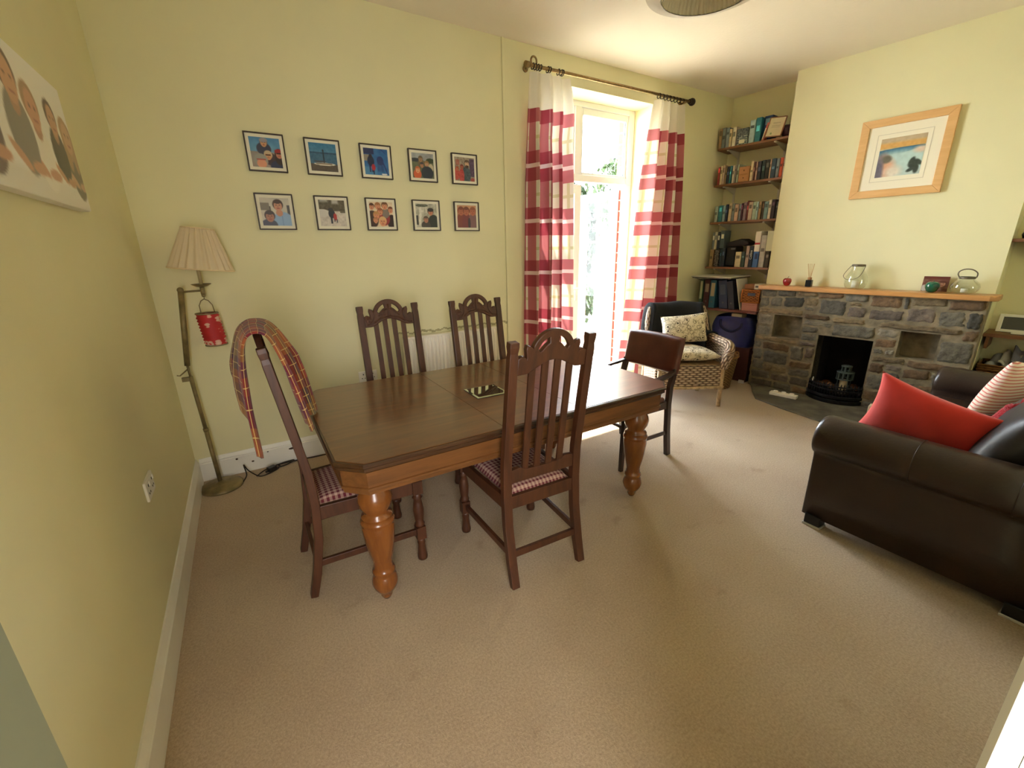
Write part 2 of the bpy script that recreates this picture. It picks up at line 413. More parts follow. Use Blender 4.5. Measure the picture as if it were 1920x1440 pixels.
def leaf(name, w_, h, hinge, rz, label, handle_x):
    t = thing(name, label, 'door', hinge, rz); t['kind'] = 'structure'
    b = MB(); frame4(b, 0, w_, 0, h, -.03, .03, .085, .085, .09, .14); b.build('door_frame', M_UPVC, t, bev=.005)
    MB().box(.08, w_-.08, -.004, .004, .13, h-.08).build('door_pane', M_PANE, t)
    b = MB()
    for z in (.62, 1.08, 1.55): b.box(.08, w_-.08, -.012, .012, z-.011, z+.011)
    b.box(w_/2-.011, w_/2+.011, -.0125, .0125, .13, h-.08)
    b.build('glazing_bar', M_UPVC, t)
    b = MB(); b.box(handle_x-.015, handle_x+.015, -.04, .04, .92, 1.14); b.bar((handle_x, -.065, 1.05), (handle_x+(.11 if handle_x < .3 else -.11), -.065, 1.05), .02, .02); b.bar((handle_x, -.03, 1.05), (handle_x, -.075, 1.05), .02, .02)
    b.build('door_handle', M_UPVC, t, bev=.004); return t
leaf('door_2', .60, 2.10, (4.268, .375, .055), R(90), 'white glazed garden door leaf standing open to the outside', .56)
leaf('door_3', .60, 2.10, (3.05, WY+.035, .06), 0, 'white glazed garden door leaf closed behind the left curtain', .56)

# ------------------------------------------------------------------ outside
def brick_mat():
    m, nt, b = base_mat('red_brick'); tc = N(nt, 'ShaderNodeTexCoord'); mp = N(nt, 'ShaderNodeMapping'); mp.inputs['Rotation'].default_value = (R(90), 0, R(90))
    nt.links.new(tc.outputs['Object'], mp.inputs[0])
    br = N(nt, 'ShaderNodeTexBrick'); br.inputs['Scale'].default_value = 4.4; br.inputs['Mortar Size'].default_value = .03
    br.inputs['Color1'].default_value = rgba((176, 84, 58)); br.inputs['Color2'].default_value = rgba((150, 66, 46)); br.inputs['Mortar'].default_value = rgba((196, 186, 170))
    nt.links.new(mp.outputs[0], br.inputs[0]); nt.links.new(br.outputs[0], b.inputs['Base Color']); b.inputs['Roughness'].default_value = .9; return m
b = MB(); b.box(4.30, 7.0, .342, .43, -.2, 3.6); b.box(-.2, 3.0, .342, .43, -.2, 3.6); b.box(3.0, 4.30, .342, .43, 2.88, 3.6); struct(b.build('wall_exterior', brick_mat()))
struct(MB().box(-3, 16, .345, 14, -.25, -.15).build('ground', mat('pale_paving', (150, 144, 128), .85, var=.1, vs=3)), 'pale paved garden beyond the open door', 'garden')
M_LEAF = mat('green_leaf', (34, 50, 18), .55, var=.35, vs=3)
M_LEAF2 = mat('dark_green_leaf', (22, 36, 15), .55, var=.35, vs=3)
M_BARK = mat('bark', (86, 68, 50), .9, bmp=.5, bs=20)
def bush(name, label, loc, rx, ry, h, n, m, seed, trunk=0, size=.09, cat='bush', group=None):
    t = thing(name, label, cat, loc, 0, group); rnd = random.Random(seed); b = MB()
    for _ in range(n):
        a = rnd.random()*2*PI; q = rnd.random()**.5; zz = rnd.random(); k = math.sqrt(max(.05, 1-(2*zz-1)**2*.9))
        p = Vector((rx*q*k*math.cos(a), ry*q*k*math.sin(a), trunk+h*zz)); s = size*(.6+.8*rnd.random())
        M = Matrix.Translation(p) @ Matrix.Rotation(rnd.random()*6, 4, 'Z') @ Matrix.Rotation(rnd.random()*3, 4, 'X')
        v = [b.bm.verts.new(M @ Vector(c)) for c in ((-s*.45, 0, 0), (0, -s, .1*s), (s*.45, 0, 0), (0, s, .1*s))]
        b._f(v)
    o = b.build('foliage', m, t); o['kind'] = 'stuff'
    b = MB(); hh = trunk+h*.6
    b.tube([(0, 0, 0), (.02, .01, hh*.5), (0, .02, hh)], [.03+.04*trunk, .025+.03*trunk, .012])
    for k in range(5):
        a = k*1.3; b.tube([(0, 0, hh*.45), (rx*.3*math.cos(a), ry*.3*math.sin(a), hh*.8), (rx*.6*math.cos(a), ry*.6*math.sin(a), trunk+h*.75)], [.02, .014, .006], n=6)
    b.build('stem', M_BARK, t); return t
bush('garden_bush', 'bright green bush low in the garden, nearest the open door', (6.75, 4.2, -.15), .55, .5, 1.1, 1800, M_LEAF, 1, size=.10)
bush('garden_tree', 'dense leafy tree beyond the garden, seen through the open door leaf', (7.75, 5.75, -.15), .95, .85, 2.5, 4200, M_LEAF2, 2, trunk=.7, size=.13, cat='tree')
bush('garden_tree', 'airy tree whose top branches show in the toplight', (10.2, 6.4, -.15), 1.1, 1.0, 1.9, 900, M_LEAF, 3, trunk=2.2, size=.11, cat='tree')
bush('garden_bush', 'small dark bush behind the left garden door leaf', (5.3, 5.4, -.15), .5, .5, .9, 900, M_LEAF2, 4, size=.1)
b = MB()
for i in range(46): b.box(2+i*.22, 2+i*.22+.17, 8.6, 8.63, -.15, 1.75)
b.box(2, 12.1, 8.63, 8.68, .2, .3); b.box(2, 12.1, 8.63, 8.68, 1.3, 1.4); tag(b.build('garden_fence', mat('weathered_fence_wood', (190, 180, 160), .8)), 'pale board fence at the end of the garden', 'fence')
t = thing('garden_chair', 'grey garden chair on the paving outside the open door', 'chair', (5.35, 2.7, -.15), R(30)); MG = mat('grey_garden_metal', (110, 112, 108), .5)
MB().box(-.22, .22, -.2, .24, .42, .45).build('seat', MG, t); b = MB()
for k in range(5): b.bar((-.18+k*.09, -.2, .45), (-.18+k*.09, -.28, .9), .03, .015)
b.bar((-.22, -.28, .88), (.22, -.28, .88), .03, .03); b.build('backrest', MG, t)
for x in (-.2, .2):
    for y in (-.18, .22): MB().tube([(x, y, 0), (x, y, .43)], .013).build('leg', MG, t)

# ------------------------------------------------------------------ curtains, rail
def curtain_mat():
    m, nt, b = base_mat('plaid_curtain_cloth'); u, v = uvsep(nt)
    # rows: period .45, red bands (of .24) around z = .87+.45k
    row = stripe_mask(nt, v, .45, -.75, [(0.0, .235, 1), (.235, .31, 0), (.31, .52, 1)])
    rowl = stripe_mask(nt, v, .45, -.75, [(.235, .31, 1)])
    rowo = stripe_mask(nt, v, .45, -.75, [(.72, .78, 1)])
    col = stripe_mask(nt, u, .46, 0.04, [(0.0, .26, 1), (.26, .31, 0), (.31, .50, 1)])
    colo = stripe_mask(nt, u, .46, 0.04, [(.70, .76, 1)])
    cream = rgba((228, 222, 204)); ol = rgba((206, 200, 158)); pink = rgba((184, 108, 112)); deep = rgba((156, 60, 72)); light = rgba((232, 205, 200))
    c = mixc(nt, rowo, cream, ol); c = mixc(nt, colo, c, ol)
    one = mixc(nt, row, c, pink); one = mixc(nt, col, one, pink)
    an = N(nt, 'ShaderNodeMath', operation='MULTIPLY'); nt.links.new(row, an.inputs[0]); nt.links.new(col, an.inputs[1])
    c = mixc(nt, an.outputs[0], one, deep); c = mixc(nt, rowl, c, light)
    # plain header above z 2.65, red strip just below it
    gt = N(nt, 'ShaderNodeMath', operation='GREATER_THAN'); gt.inputs[1].default_value = 2.655; nt.links.new(v, gt.inputs[0])
    gt2 = N(nt, 'ShaderNodeMath', operation='GREATER_THAN'); gt2.inputs[1].default_value = 2.605; nt.links.new(v, gt2.inputs[0])
    c = mixc(nt, gt2.outputs[0], c, mixc(nt, col, pink, deep)); c = mixc(nt, gt.outputs[0], c, rgba((225, 217, 200)))
    nt.links.new(c, b.inputs['Base Color']); b.inputs['Roughness'].default_value = .85; b.inputs['Sheen Weight'].default_value = .15
    tr = N(nt, 'ShaderNodeBsdfTranslucent'); nt.links.new(c, tr.inputs[0])
    mx = N(nt, 'ShaderNodeMixShader'); mx.inputs[0].default_value = .14; nt.links.new(b.outputs[0], mx.inputs[1]); nt.links.new(tr.outputs[0], mx.inputs[2])
    nt.links.new(mx.outputs[0], nt.nodes['Material Output'].inputs[0]); return m
M_CURT = curtain_mat()
def curtain(label, top, bot, yoff, npl, seed, zb=.03, zt=2.915, u0=0.0, bulge=None):
    rnd = random.Random(seed); ph = [rnd.random()*.8 for _ in range(40)]
    width = 1.25
    def fn(s, q):
        z = zt+(zb-zt)*q
        k = q**.8
        e0 = top[0]+(bot[0]-top[0])*k; e1 = top[1]+(bot[1]-top[1])*k
        if bulge: e0, e1 = bulge(q, e0, e1)
        x = e0+(e1-e0)*s
        amp = .018+.050*min(1, q*3.5)
        y = yoff+amp*math.cos(2*PI*npl*s+.5*math.sin(3*q+ph[1]*6))+.010*math.sin(2*PI*(npl*.37*s)+ph[0]*5+q)
        x += .010*math.sin(2*PI*npl*s)*min(1, q*3)
        return Vector((x, y, z))
    b = MB(); b.grid(fn, 150, 60, uvf=lambda a, q: (u0+a*width, zt+(zb-zt)*q))
    o = b.build('curtain', M_CURT, None, keepn=True)
    for p in o.data.polygons: p.use_smooth = True
    return tag(o, label, 'curtain', 'plaid curtains at the garden door')
curtain('red and cream plaid curtain on the left of the garden door', (2.775, 3.17), (2.72, 3.245), -.11, 3.6, 1, u0=.05,
        bulge=lambda q, a, c: (a, c+.03*math.sin(min(1, q*6)*PI)))
curtain('red and cream plaid curtain on the right of the garden door, behind the wicker chair', (4.25, 4.66), (3.98, 4.80), -.11, 3.4, 5, u0=.21)
rail = thing('curtain_pole', 'brass curtain pole with dark ball end above the garden door', 'curtain pole', (0, 0, 0))
M_BR = mat('antique_brass', (150, 125, 85), .38, .9, var=.15, vs=30); M_DK = mat('dark_ring_metal', (52, 46, 42), .4, .7)
MB().tube([(2.75, -.1, 2.955), (4.77, -.1, 2.965)], .013, 12).build('pole', M_BR, rail)
b = MB(); b.ball((4.80, -.1, 2.966), .036, 18); b.tube([(4.755, -.1, 2.965), (4.775, -.1, 2.965)], .022, 14); b.build('finial', M_DK, rail)
b = MB(); b.tube([(2.725, -.1, 2.954), (2.76, -.1, 2.955)], .024, 14); b.build('finial', M_BR, rail)
for x in (2.79, 4.73):
    b = MB(); b.bar((x, 0, 2.96), (x, -.1, 2.96), .014, .014); b.lathe([(.025, 0), (.025, .008), (1e-6, .009)], 14, M=Matrix.Translation((x, -.0, 2.96)) @ Matrix.Rotation(R(90), 4, 'X')); b.build('bracket', M_BR, rail)
b = MB(); b.tube([(2.82+.028*math.cos(a), -.085, 2.995+.032*math.sin(a)) for a in [2*PI*i/20 for i in range(20)]], .0075, 8, closed=True, up=(0, 1, 0)); b.build('scroll', M_BR, rail)
for x in (2.80, 2.825, 2.85, 2.875, 2.95, 2.97, 3.06, 3.09, 3.105, 4.30, 4.35, 4.40, 4.45, 4.50, 4.55, 4.60, 4.65):
    b = MB(); b.tube([(x+.004*math.sin(a*1), -.1+.022*math.cos(a), 2.957+.022*math.sin(a)-.006) for a in [2*PI*i/18 for i in range(18)]], .004, 6, closed=True, up=(1, 0, 0)); b.build('curtain_ring', M_DK, rail)

# ------------------------------------------------------------------ pictures
def canvas_img(n, m=None):
    m = m or n; g = np.zeros((m, n, 3)); v, u = np.mgrid[0:1:m*1j, 0:1:n*1j]; return g, u, 1-v     # v: 0 bottom .. 1 top, row 0 = top
def ell(g, u, v, cx, cy, rx, ry, col, soft=.10, ang=0):
    du, dv = u-cx, v-cy; ca, sa = math.cos(ang), math.sin(ang); a, b_ = (du*ca+dv*sa)/rx, (-du*sa+dv*ca)/ry
    k = np.clip((1-np.sqrt(a*a+b_*b_))/soft+.5, 0, 1)[..., None]; g[:] = g*(1-k)+np.array(col)*k
def rec(g, u, v, x0, x1, y0, y1, col, soft=.015):
    k = np.clip((np.minimum.reduce([u-x0, x1-u, v-y0, y1-v]))/soft+.5, 0, 1)[..., None]; g[:] = g*(1-k)+np.array(col)*k
def noise(g, amp, cells, seed):
    r = np.random.RandomState(seed); m, n, _ = g.shape; c = r.rand(cells+1, cells+1); yi = np.linspace(0, cells-.001, m); xi = np.linspace(0, cells-.001, n)
    y0 = yi.astype(int); x0 = xi.astype(int); fy = (yi-y0)[:, None]; fx = (xi-x0)[None]
    q = c[y0][:, x0]*(1-fy)*(1-fx)+c[y0+1][:, x0]*fy*(1-fx)+c[y0][:, x0+1]*(1-fy)*fx+c[y0+1][:, x0+1]*fy*fx
    g += ((q-.5)*2*amp)[..., None]
def face(g, u, v, cx, cy, r, skin=(205, 150, 115), hair=(70, 45, 30), long=0, glasses=0, hat=None):
    ell(g, u, v, cx, cy+.25*r, r*1.08, r*1.15, hair)
    if long: ell(g, u, v, cx, cy-.5*r, r*1.25, r*1.5, hair)
    ell(g, u, v, cx, cy-.05*r, r*.82, r*1.08, skin)
    ell(g, u, v, cx, cy+.85*r, r*.85, r*.42, hair if hat is None else hat)
    if hat is not None: ell(g, u, v, cx, cy+.75*r, r*1.1, r*.65, hat)
    dk = tuple(c*.4 for c in skin)
    if glasses: rec(g, u, v, cx-.65*r, cx+.65*r, cy+.05*r, cy+.35*r, (40, 25, 22), .02)
    else:
        for s in (-1, 1): ell(g, u, v, cx+s*.35*r, cy+.15*r, .16*r, .10*r, dk, .5)
    ell(g, u, v, cx, cy-.15*r, .12*r, .22*r, tuple(c*.85 for c in skin), .6); ell(g, u, v, cx, cy-.55*r, .35*r, .10*r, (150, 70, 65), .5)
def print_mesh(name, img, x0, x1, z0, z1, y, parent, m=None):
    """picture print facing local -Y"""
    h, w_, _ = img.shape; xs = np.linspace(x0, x1, w_); zs = np.linspace(z1, z0, h)
    vs = [(x, y, z) for z in zs for x in xs]; fs = [(r*w_+c, (r+1)*w_+c, (r+1)*w_+c+1, r*w_+c+1) for r in range(h-1) for c in range(w_-1)]
    me = bpy.data.meshes.new(name); me.from_pydata(vs, [], fs); at = me.color_attributes.new('Col', 'FLOAT_COLOR', 'POINT')
    s = np.clip(img.reshape(-1, 3)/255, 0, 1); l = np.where(s <= .04045, s/12.92, ((s+.055)/1.055)**2.4)
    at.data.foreach_set('color', np.concatenate([l, np.ones((len(l), 1))], 1).astype(np.float32).ravel())
    me.materials.append(m or print_mat()); o = bpy.data.objects.new(name, me); C.objects.link(o); o.parent = parent; return o
def picture_frame(t, wf, hf, depth, bw, m, mount, img, pr, name_mount='mount', bev=.002):
    """t: thing at centre on the wall, local -Y into the room"""
    b = MB(); x, z = wf/2, hf/2
    O = [(-x, -z), (x, -z), (x, z), (-x, z)]; I = [(-x+bw, -z+bw), (x-bw, -z+bw), (x-bw, z-bw), (-x+bw, z-bw)]
    for i in range(4):
        j = (i+1) % 4; vs = []
        for y in (0, -depth): vs += [b.bm.verts.new((p[0], y, p[1])) for p in (O[i], O[j], I[j], I[i])]
        for f in ((0,1,2,3),(7,6,5,4),(0,4,5,1),(2,6,7,3),(1,5,6,2),(0,3,7,4)): b._f([vs[k] for k in f])
    b.build('frame', m, t, bev=bev)
    MB().box(-x+bw*.9, x-bw*.9, -depth*.55, -.001, -z+bw*.9, z-bw*.9).build(name_mount, mount, t)
    print_mesh('print', img, pr[0], pr[1], pr[2], pr[3], -depth*.55-.0012, t)
NP = 56
def ph0():
    g, u, v = canvas_img(NP); g[:] = (100, 150, 185); g[:] += (v[..., None]-.6)*np.array((-60, -40, -10)); rec(g, u, v, -1, 2, -1, .52, (150, 140, 130)); noise(g, 8, 10, 1)
    ell(g, u, v, .45, .62, .24, .22, (62, 64, 84)); face(g, u, v, .47, .82, .12, (200, 150, 110), (110, 110, 115), hat=(150, 145, 150))
    ell(g, u, v, .60, .30, .22, .22, (70, 55, 60)); face(g, u, v, .56, .40, .13, (205, 150, 110), (190, 170, 140), glasses=1)
    ell(g, u, v, .95, .05, .36, .22, (45, 52, 82)); ell(g, u, v, .93, .38, .16, .28, (60, 45, 40)); face(g, u, v, .93, .47, .13, (190, 125, 100), (60, 40, 35), glasses=1, hat=(160, 40, 40))
    ell(g, u, v, .30, .22, .23, .24, (150, 150, 140)); ell(g, u, v, .31, .12, .16, .15, (215, 150, 120)); rec(g, u, v, .16, .46, .24, .28, (170, 80, 75)); return g
def ph1():
    g, u, v = canvas_img(NP); g[:] = (75, 130, 165); g[:] += ((v-.7)[..., None])*np.array((-90, -50, -20)); rec(g, u, v, -1, 2, -1, .67, (62, 105, 135)); rec(g, u, v, -1, 2, .63, .68, (45, 80, 110)); noise(g, 8, 18, 2)
    rec(g, u, v, -1, 2, -1, .26, (92, 82, 74)); noise(g, 7, 28, 5); ell(g, u, v, .52, .26, .40, .05, (228, 222, 205)); rec(g, u, v, .2, .8, .25, .29, (120, 105, 90)); rec(g, u, v, .485, .525, .3, .76, (38, 52, 58)); ell(g, u, v, .5, .74, .03, .05, (40, 55, 60)); ell(g, u, v, .35, .35, .22, .03, (80, 80, 85)); return g
def ph2():
    g, u, v = canvas_img(NP); g[:] = (48, 105, 165); noise(g, 14, 9, 3); rec(g, u, v, -1, .42, .78, 2, (40, 50, 95)); rec(g, u, v, -1, .34, .52, .76, (150, 140, 125)); rec(g, u, v, -1, .5, -1, .3, (70, 130, 180))
    ell(g, u, v, .27, .52, .14, .2, (42, 50, 78)); ell(g, u, v, .27, .70, .07, .08, (50, 45, 60)); rec(g, u, v, .19, .25, .1, .4, (35, 45, 85)); rec(g, u, v, .29, .35, .1, .4, (35, 45, 85)); ell(g, u, v, .36, .28, .08, .13, (175, 45, 60)); rec(g, u, v, .34, .39, .02, .17, (40, 40, 80))
    ell(g, u, v, .66, .55, .14, .17, (36, 52, 110))
    for x in (.56, .62, .70, .76): rec(g, u, v, x-.013, x+.013, .14, .45, (35, 50, 105))
    ell(g, u, v, .85, .3, .03, .3, (40, 60, 120), ang=.35); ell(g, u, v, .8, .04, .12, .03, (225, 225, 225)); ell(g, u, v, .7, 1.0, .02, .3, (40, 70, 140), ang=.9); return g
def ph3():
    g, u, v = canvas_img(NP); g[:] = (150, 155, 160); rec(g, u, v, -1, 2, -1, .70, (98, 104, 82)); noise(g, 16, 9, 4); ell(g, u, v, .15, .72, .3, .08, (62, 66, 72)); ell(g, u, v, .85, .72, .2, .10, (45, 62, 42))
    ell(g, u, v, .42, .60, .15, .17, (110, 96, 72)); face(g, u, v, .40, .76, .10, (160, 125, 95), (105, 90, 70)); face(g, u, v, .68, .58, .10, (190, 150, 120), (140, 110, 70)); ell(g, u, v, .86, .42, .12, .18, (185, 178, 150)); ell(g, u, v, .68, .22, .28, .27, (45, 52, 66)); face(g, u, v, .45, .52, .09, (180, 130, 100), (60, 60, 70))
    ell(g, u, v, .22, .15, .18, .2, (205, 95, 60)); face(g, u, v, .24, .32, .11, (225, 165, 125), (190, 100, 60)); return g
def ph4():
    g, u, v = canvas_img(NP); g[:] = (150, 138, 122); noise(g, 10, 12, 5); rec(g, u, v, .75, 2, .2, .95, (82, 62, 92)); rec(g, u, v, .06, .24, .66, .90, (168, 105, 92)); rec(g, u, v, .48, .5, .5, 1, (90, 90, 90))
    ell(g, u, v, .58, .25, .22, .38, (70, 84, 92)); face(g, u, v, .62, .74, .12, (205, 165, 135), (95, 75, 60)); ell(g, u, v, .62, .62, .09, .06, (80, 55, 45))
    ell(g, u, v, .34, .2, .13, .34, (182, 66, 66)); face(g, u, v, .36, .58, .09, (180, 105, 85), (120, 50, 40)); ell(g, u, v, .08, .28, .16, .25, (180, 70, 62)); face(g, u, v, .12, .5, .08, (190, 110, 80), (160, 70, 50)); noise(g, 20, 22, 9); ell(g, u, v, .9, .07, .12, .08, (160, 70, 70)); return g
def ph5():
    g, u, v = canvas_img(NP); g[:] = (192, 186, 172); noise(g, 10, 7, 6); rec(g, u, v, -1, .3, .55, .82, (120, 112, 98)); rec(g, u, v, .9, 2, .4, .75, (85, 80, 80)); rec(g, u, v, .3, .34, .5, .7, (70, 60, 50))
    ell(g, u, v, .72, .10, .40, .40, (140, 172, 210)); ell(g, u, v, .62, .46, .12, .12, (188, 135, 108)); face(g, u, v, .60, .72, .17, (192, 138, 110), (70, 48, 36)); rec(g, u, v, .68, .72, .0, .35, (120, 150, 195))
    ell(g, u, v, .22, .02, .28, .22, (62, 66, 88)); face(g, u, v, .27, .32, .17, (165, 112, 88), (60, 45, 40)); return g
def ph6():
    g, u, v = canvas_img(NP); g[:] = (200, 192, 182); noise(g, 8, 9, 7); rec(g, u, v, -1, 2, .58, 2, (95, 88, 72)); noise(g, 16, 20, 8); rec(g, u, v, .5, .75, .86, 2, (185, 182, 175), .08); rec(g, u, v, .05, .35, .92, 2, (170, 168, 160), .08); ell(g, u, v, .1, .5, .3, .15, (205, 200, 192)); rec(g, u, v, .8, 2, .52, .6, (100, 95, 82))
    ell(g, u, v, .46, .48, .13, .17, (48, 52, 62)); ell(g, u, v, .44, .64, .10, .06, (58, 56, 58)); rec(g, u, v, .40, .47, .1, .4, (45, 48, 60)); ell(g, u, v, .58, .36, .07, .14, (178, 62, 62)); rec(g, u, v, .53, .57, .17, .28, (55, 55, 70)); rec(g, u, v, .62, .66, .14, .27, (55, 55, 70)); return g
def ph7():
    g, u, v = canvas_img(NP); g[:] = (225, 205, 175); noise(g, 12, 8, 9); ell(g, u, v, .1, .3, .25, .35, (62, 40, 40)); ell(g, u, v, .92, .2, .2, .3, (55, 38, 40)); ell(g, u, v, .6, .35, .25, .3, (150, 50, 58)); ell(g, u, v, .68, .55, .16, .2, (130, 120, 112))
    for x, y, r, hr in ((.1, .80, .11, (90, 50, 35)), (.36, .82, .12, (160, 105, 65)), (.66, .84, .13, (110, 75, 50)), (.45, .60, .12, (150, 90, 60)), (.90, .68, .11, (120, 70, 45)), (.27, .45, .13, (190, 140, 85)), (.52, .20, .16, (215, 175, 125)), (.22, .25, .1, (180, 125, 85))): face(g, u, v, x, y, r, (218, 150, 115), hr)
    return g
def ph8():
    g, u, v = canvas_img(NP); g[:] = (182, 180, 165); noise(g, 30, 12, 10); rec(g, u, v, -1, .1, .1, .5, (70, 70, 68)); ell(g, u, v, .2, .5, .06, .5, (215, 212, 200), ang=-.1); ell(g, u, v, .3, .92, .3, .06, (90, 95, 82)); noise(g, 16, 24, 11)
    ell(g, u, v, .82, .22, .26, .32, (45, 50, 52)); face(g, u, v, .70, .65, .13, (190, 130, 105), (45, 40, 42), hat=(48, 44, 46)); ell(g, u, v, .45, .08, .22, .2, (70, 66, 66)); face(g, u, v, .46, .32, .12, (175, 120, 100), (90, 75, 65)); return g
def ph9():
    g, u, v = canvas_img(NP); g[:] = (190, 140, 108); g[:] += ((v-.6)[..., None])*np.array((30, 20, 10)); noise(g, 8, 7, 12)
    for x, y, r, hr, bd in ((.2, .72, .16, (120, 62, 50), (128, 66, 62)), (.48, .72, .16, (110, 60, 48), (122, 60, 66)), (.82, .72, .16, (140, 80, 60), (128, 92, 96))):
        ell(g, u, v, x, y-.5, r*1.5, .45, bd); face(g, u, v, x, y, r, (180, 105, 82), hr)
    ell(g, u, v, .62, .2, .07, .25, (62, 52, 66)); return g
M_BLK = wood('dark_brown_frame', (46, 32, 22), (58, 42, 30), rough=.4)
M_MOUNT = mat('cream_mount_card', (236, 230, 208), .8)
descr = ['four people in woolly hats and sunglasses under blue sky', 'a canoe on a shore with a post before blue water', 'small figures on blue snow, one child in red', 'a group hugging on a moor below grey sky',
         'a bearded man in a blue jumper between red patterned clothes', 'a man in a pale blue shirt beside a child', 'two walkers in snow, one in red, below trees', 'eight laughing heads crowded together with a blond dog',
         'two people in dark coats before frosty trees', 'three people tinted red in evening light']
fx = [(.651, .745), (1.012, .355), (1.361, .355), (1.718, .355), (2.072, .355)]
for i, fnp in enumerate((ph0, ph1, ph2, ph3, ph4, ph5, ph6, ph7, ph8, ph9)):
    cx = fx[i % 5][0]+.114; cz = 2.275-.114-(.358 if i > 4 else 0)
    if i == 1: cx -= .012
    t = thing('picture_frame', 'square dark framed photograph of '+descr[i], 'picture', (cx, -.001, cz), 0, 'family photographs on the yellow wall')
    picture_frame(t, .228, .228, .022, .008, M_BLK, M_MOUNT, fnp(), (-.087, .087, -.087, .087))
# canvas print on the left wall (local x = +y world)
t = thing('canvas_print', 'wide white canvas print of a seated family on the left wall', 'picture', (.0005, -1.73, 1.90), R(90))
MB().box(-.6, .6, -.038, 0, -.203, .203).build('canvas', mat('white_canvas', (240, 237, 230), .8, bmp=.1, bs=400), t, bev=.003)
g, u, v = canvas_img(150, 60); g[:] = (240, 237, 230); rec(g, u, v, -1, 2, -1, .16, (230, 226, 216), .05)
def sitter(cx, top, r, skin, hair, shirt, long=0, lean=0, neck=None):
    rx = r*.34
    ell(g, u, v, cx+lean, top-r*3.2, rx*1.45, r*1.7, shirt, .06); ell(g, u, v, cx+lean+rx*.9, .20, rx*.9, r*.28, skin, .3, .3); ell(g, u, v, cx+lean-rx*1.0, .24, rx*.45, r*.6, skin, .3, .5)
    ell(g, u, v, cx+rx*.1, top-r*2.0, rx*.5, r*.5, tuple(q*.88 for q in skin)); ell(g, u, v, cx, top-r*.85, rx*1.05, r*.95, hair)
    if long: ell(g, u, v, cx-rx*.5, top-r*1.7, rx*.6, r*1.5, hair); ell(g, u, v, cx+rx*.8, top-r*1.7, rx*.5, r*1.5, hair)
    ell(g, u, v, cx+rx*.12, top-r*1.15, rx*.80, r*.95, skin); ell(g, u, v, cx+rx*.2, top-r*1.62, rx*.32, r*.08, (165, 95, 85), .6)
    for s_ in (-1, 1): ell(g, u, v, cx+rx*.15+s_*rx*.33, top-r*1.0, rx*.14, r*.08, (110, 75, 55), .6)
sitter(.945, .74, .135, (205, 165, 130), (180, 146, 104), (124, 112, 92), 1, .01)
sitter(.84, .80, .125, (200, 152, 118), (86, 58, 44), (76, 70, 58))
sitter(.69, .80, .15, (204, 150, 120), (168, 132, 96), (238, 233, 222))
sitter(.575, .92, .16, (204, 155, 122), (96, 66, 50), (136, 130, 120))
sitter(.36, .84, .16, (204, 152, 122), (120, 88, 62), (110, 92, 88), 1); sitter(.18, .92, .165, (204, 152, 122), (100, 72, 54), (160, 154, 142))
print_mesh('print', g, -.598, .598, -.201, .201, -.0395, t)
# sea painting over the mantel
t = thing('framed_painting', 'light oak framed seascape with wide white mount above the fireplace', 'picture', F(1.703, .2905, 2.243), FROT)
g, u, v = canvas_img(70, 70); g[:] = (186, 205, 200); noise(g, 10, 7, 21)
rec(g, u, v, -1, 2, .86, 2, (188, 170, 140), .08); rec(g, u, v, -1, 2, .72, .88, (212, 165, 95), .06); ell(g, u, v, .1, .62, .75, .09, (60, 105, 130), ang=.08); ell(g, u, v, .75, .70, .45, .028, (60, 85, 80)); ell(g, u, v, .4, .66, .6, .05, (70, 120, 150), .4, .06); ell(g, u, v, .5, .36, .75, .28, (182, 208, 205), .5)
ell(g, u, v, .12, .32, .16, .30, (140, 120, 115), .5); ell(g, u, v, .25, .2, .17, .25, (215, 165, 135), .8); ell(g, u, v, .4, .12, .18, .15, (222, 212, 195), .9); ell(g, u, v, .2, .46, .12, .10, (110, 105, 90), .5); ell(g, u, v, .04, .1, .12, .4, (110, 105, 120), .6); ell(g, u, v, .93, .62, .15, .08, (215, 195, 175), .9)
for a, x, y, r in ((.4, .85, .28, .12), (-.5, .78, .35, .10), (1.0, .82, .2, .12), (0, .9, .14, .12), (2, .78, .12, .09), (.8, .93, .30, .10)): ell(g, u, v, x, y, r*.5, r, (58, 68, 62), .5, a)
noise(g, 8, 20, 22)
picture_frame(t, .632, .64, .03, .062, wood('light_oak_frame', (212, 164, 104), (226, 182, 124), (4, 30, 30), .45), M_MOUNT, g, (-.152, .152, -.155, .155), bev=.003)
b = MB()
for x0, x1, z0, z1 in ((-.185, .185, -.192, -.188), (-.185, .185, .188, .192), (-.185, -.181, -.192, .192), (.181, .185, -.192, .192)): b.box(x0, x1, -.0178, -.0165, z0, z1)
b.build('mount_line', mat('mount_line_grey', (205, 198, 178), .8), t)

# sockets
M_SOCK = mat('white_plastic', (232, 228, 216), .35)
def socket(loc, rz, label):
    t = thing('wall_socket', label, 'socket', loc, rz); MB().box(-.073, .073, -.011, 0, -.043, .043).build('plate', M_SOCK, t, bev=.004)
    for x in (-.037, .037):
        for x0, z0, w_, h_ in ((x, .017, .004, .005), (x-.011, -.014, .003, .004), (x+.011, -.014, .003, .004)): MB().box(x0-w_, x0+w_, -.0125, -.0105, z0-h_, z0+h_).build('pin_hole', mat('socket_hole', (70, 66, 60), .6), t)
        MB().box(x+.016, x+.026, -.015, -.0105, .008, .026).build('switch', M_SOCK, t, bev=.001)
socket((0, -1.302, .602), R(90), 'white double socket low on the left wall above the skirting')
socket((1.235, 0, .575), 0, 'white double socket on the window wall behind the far dining chair')

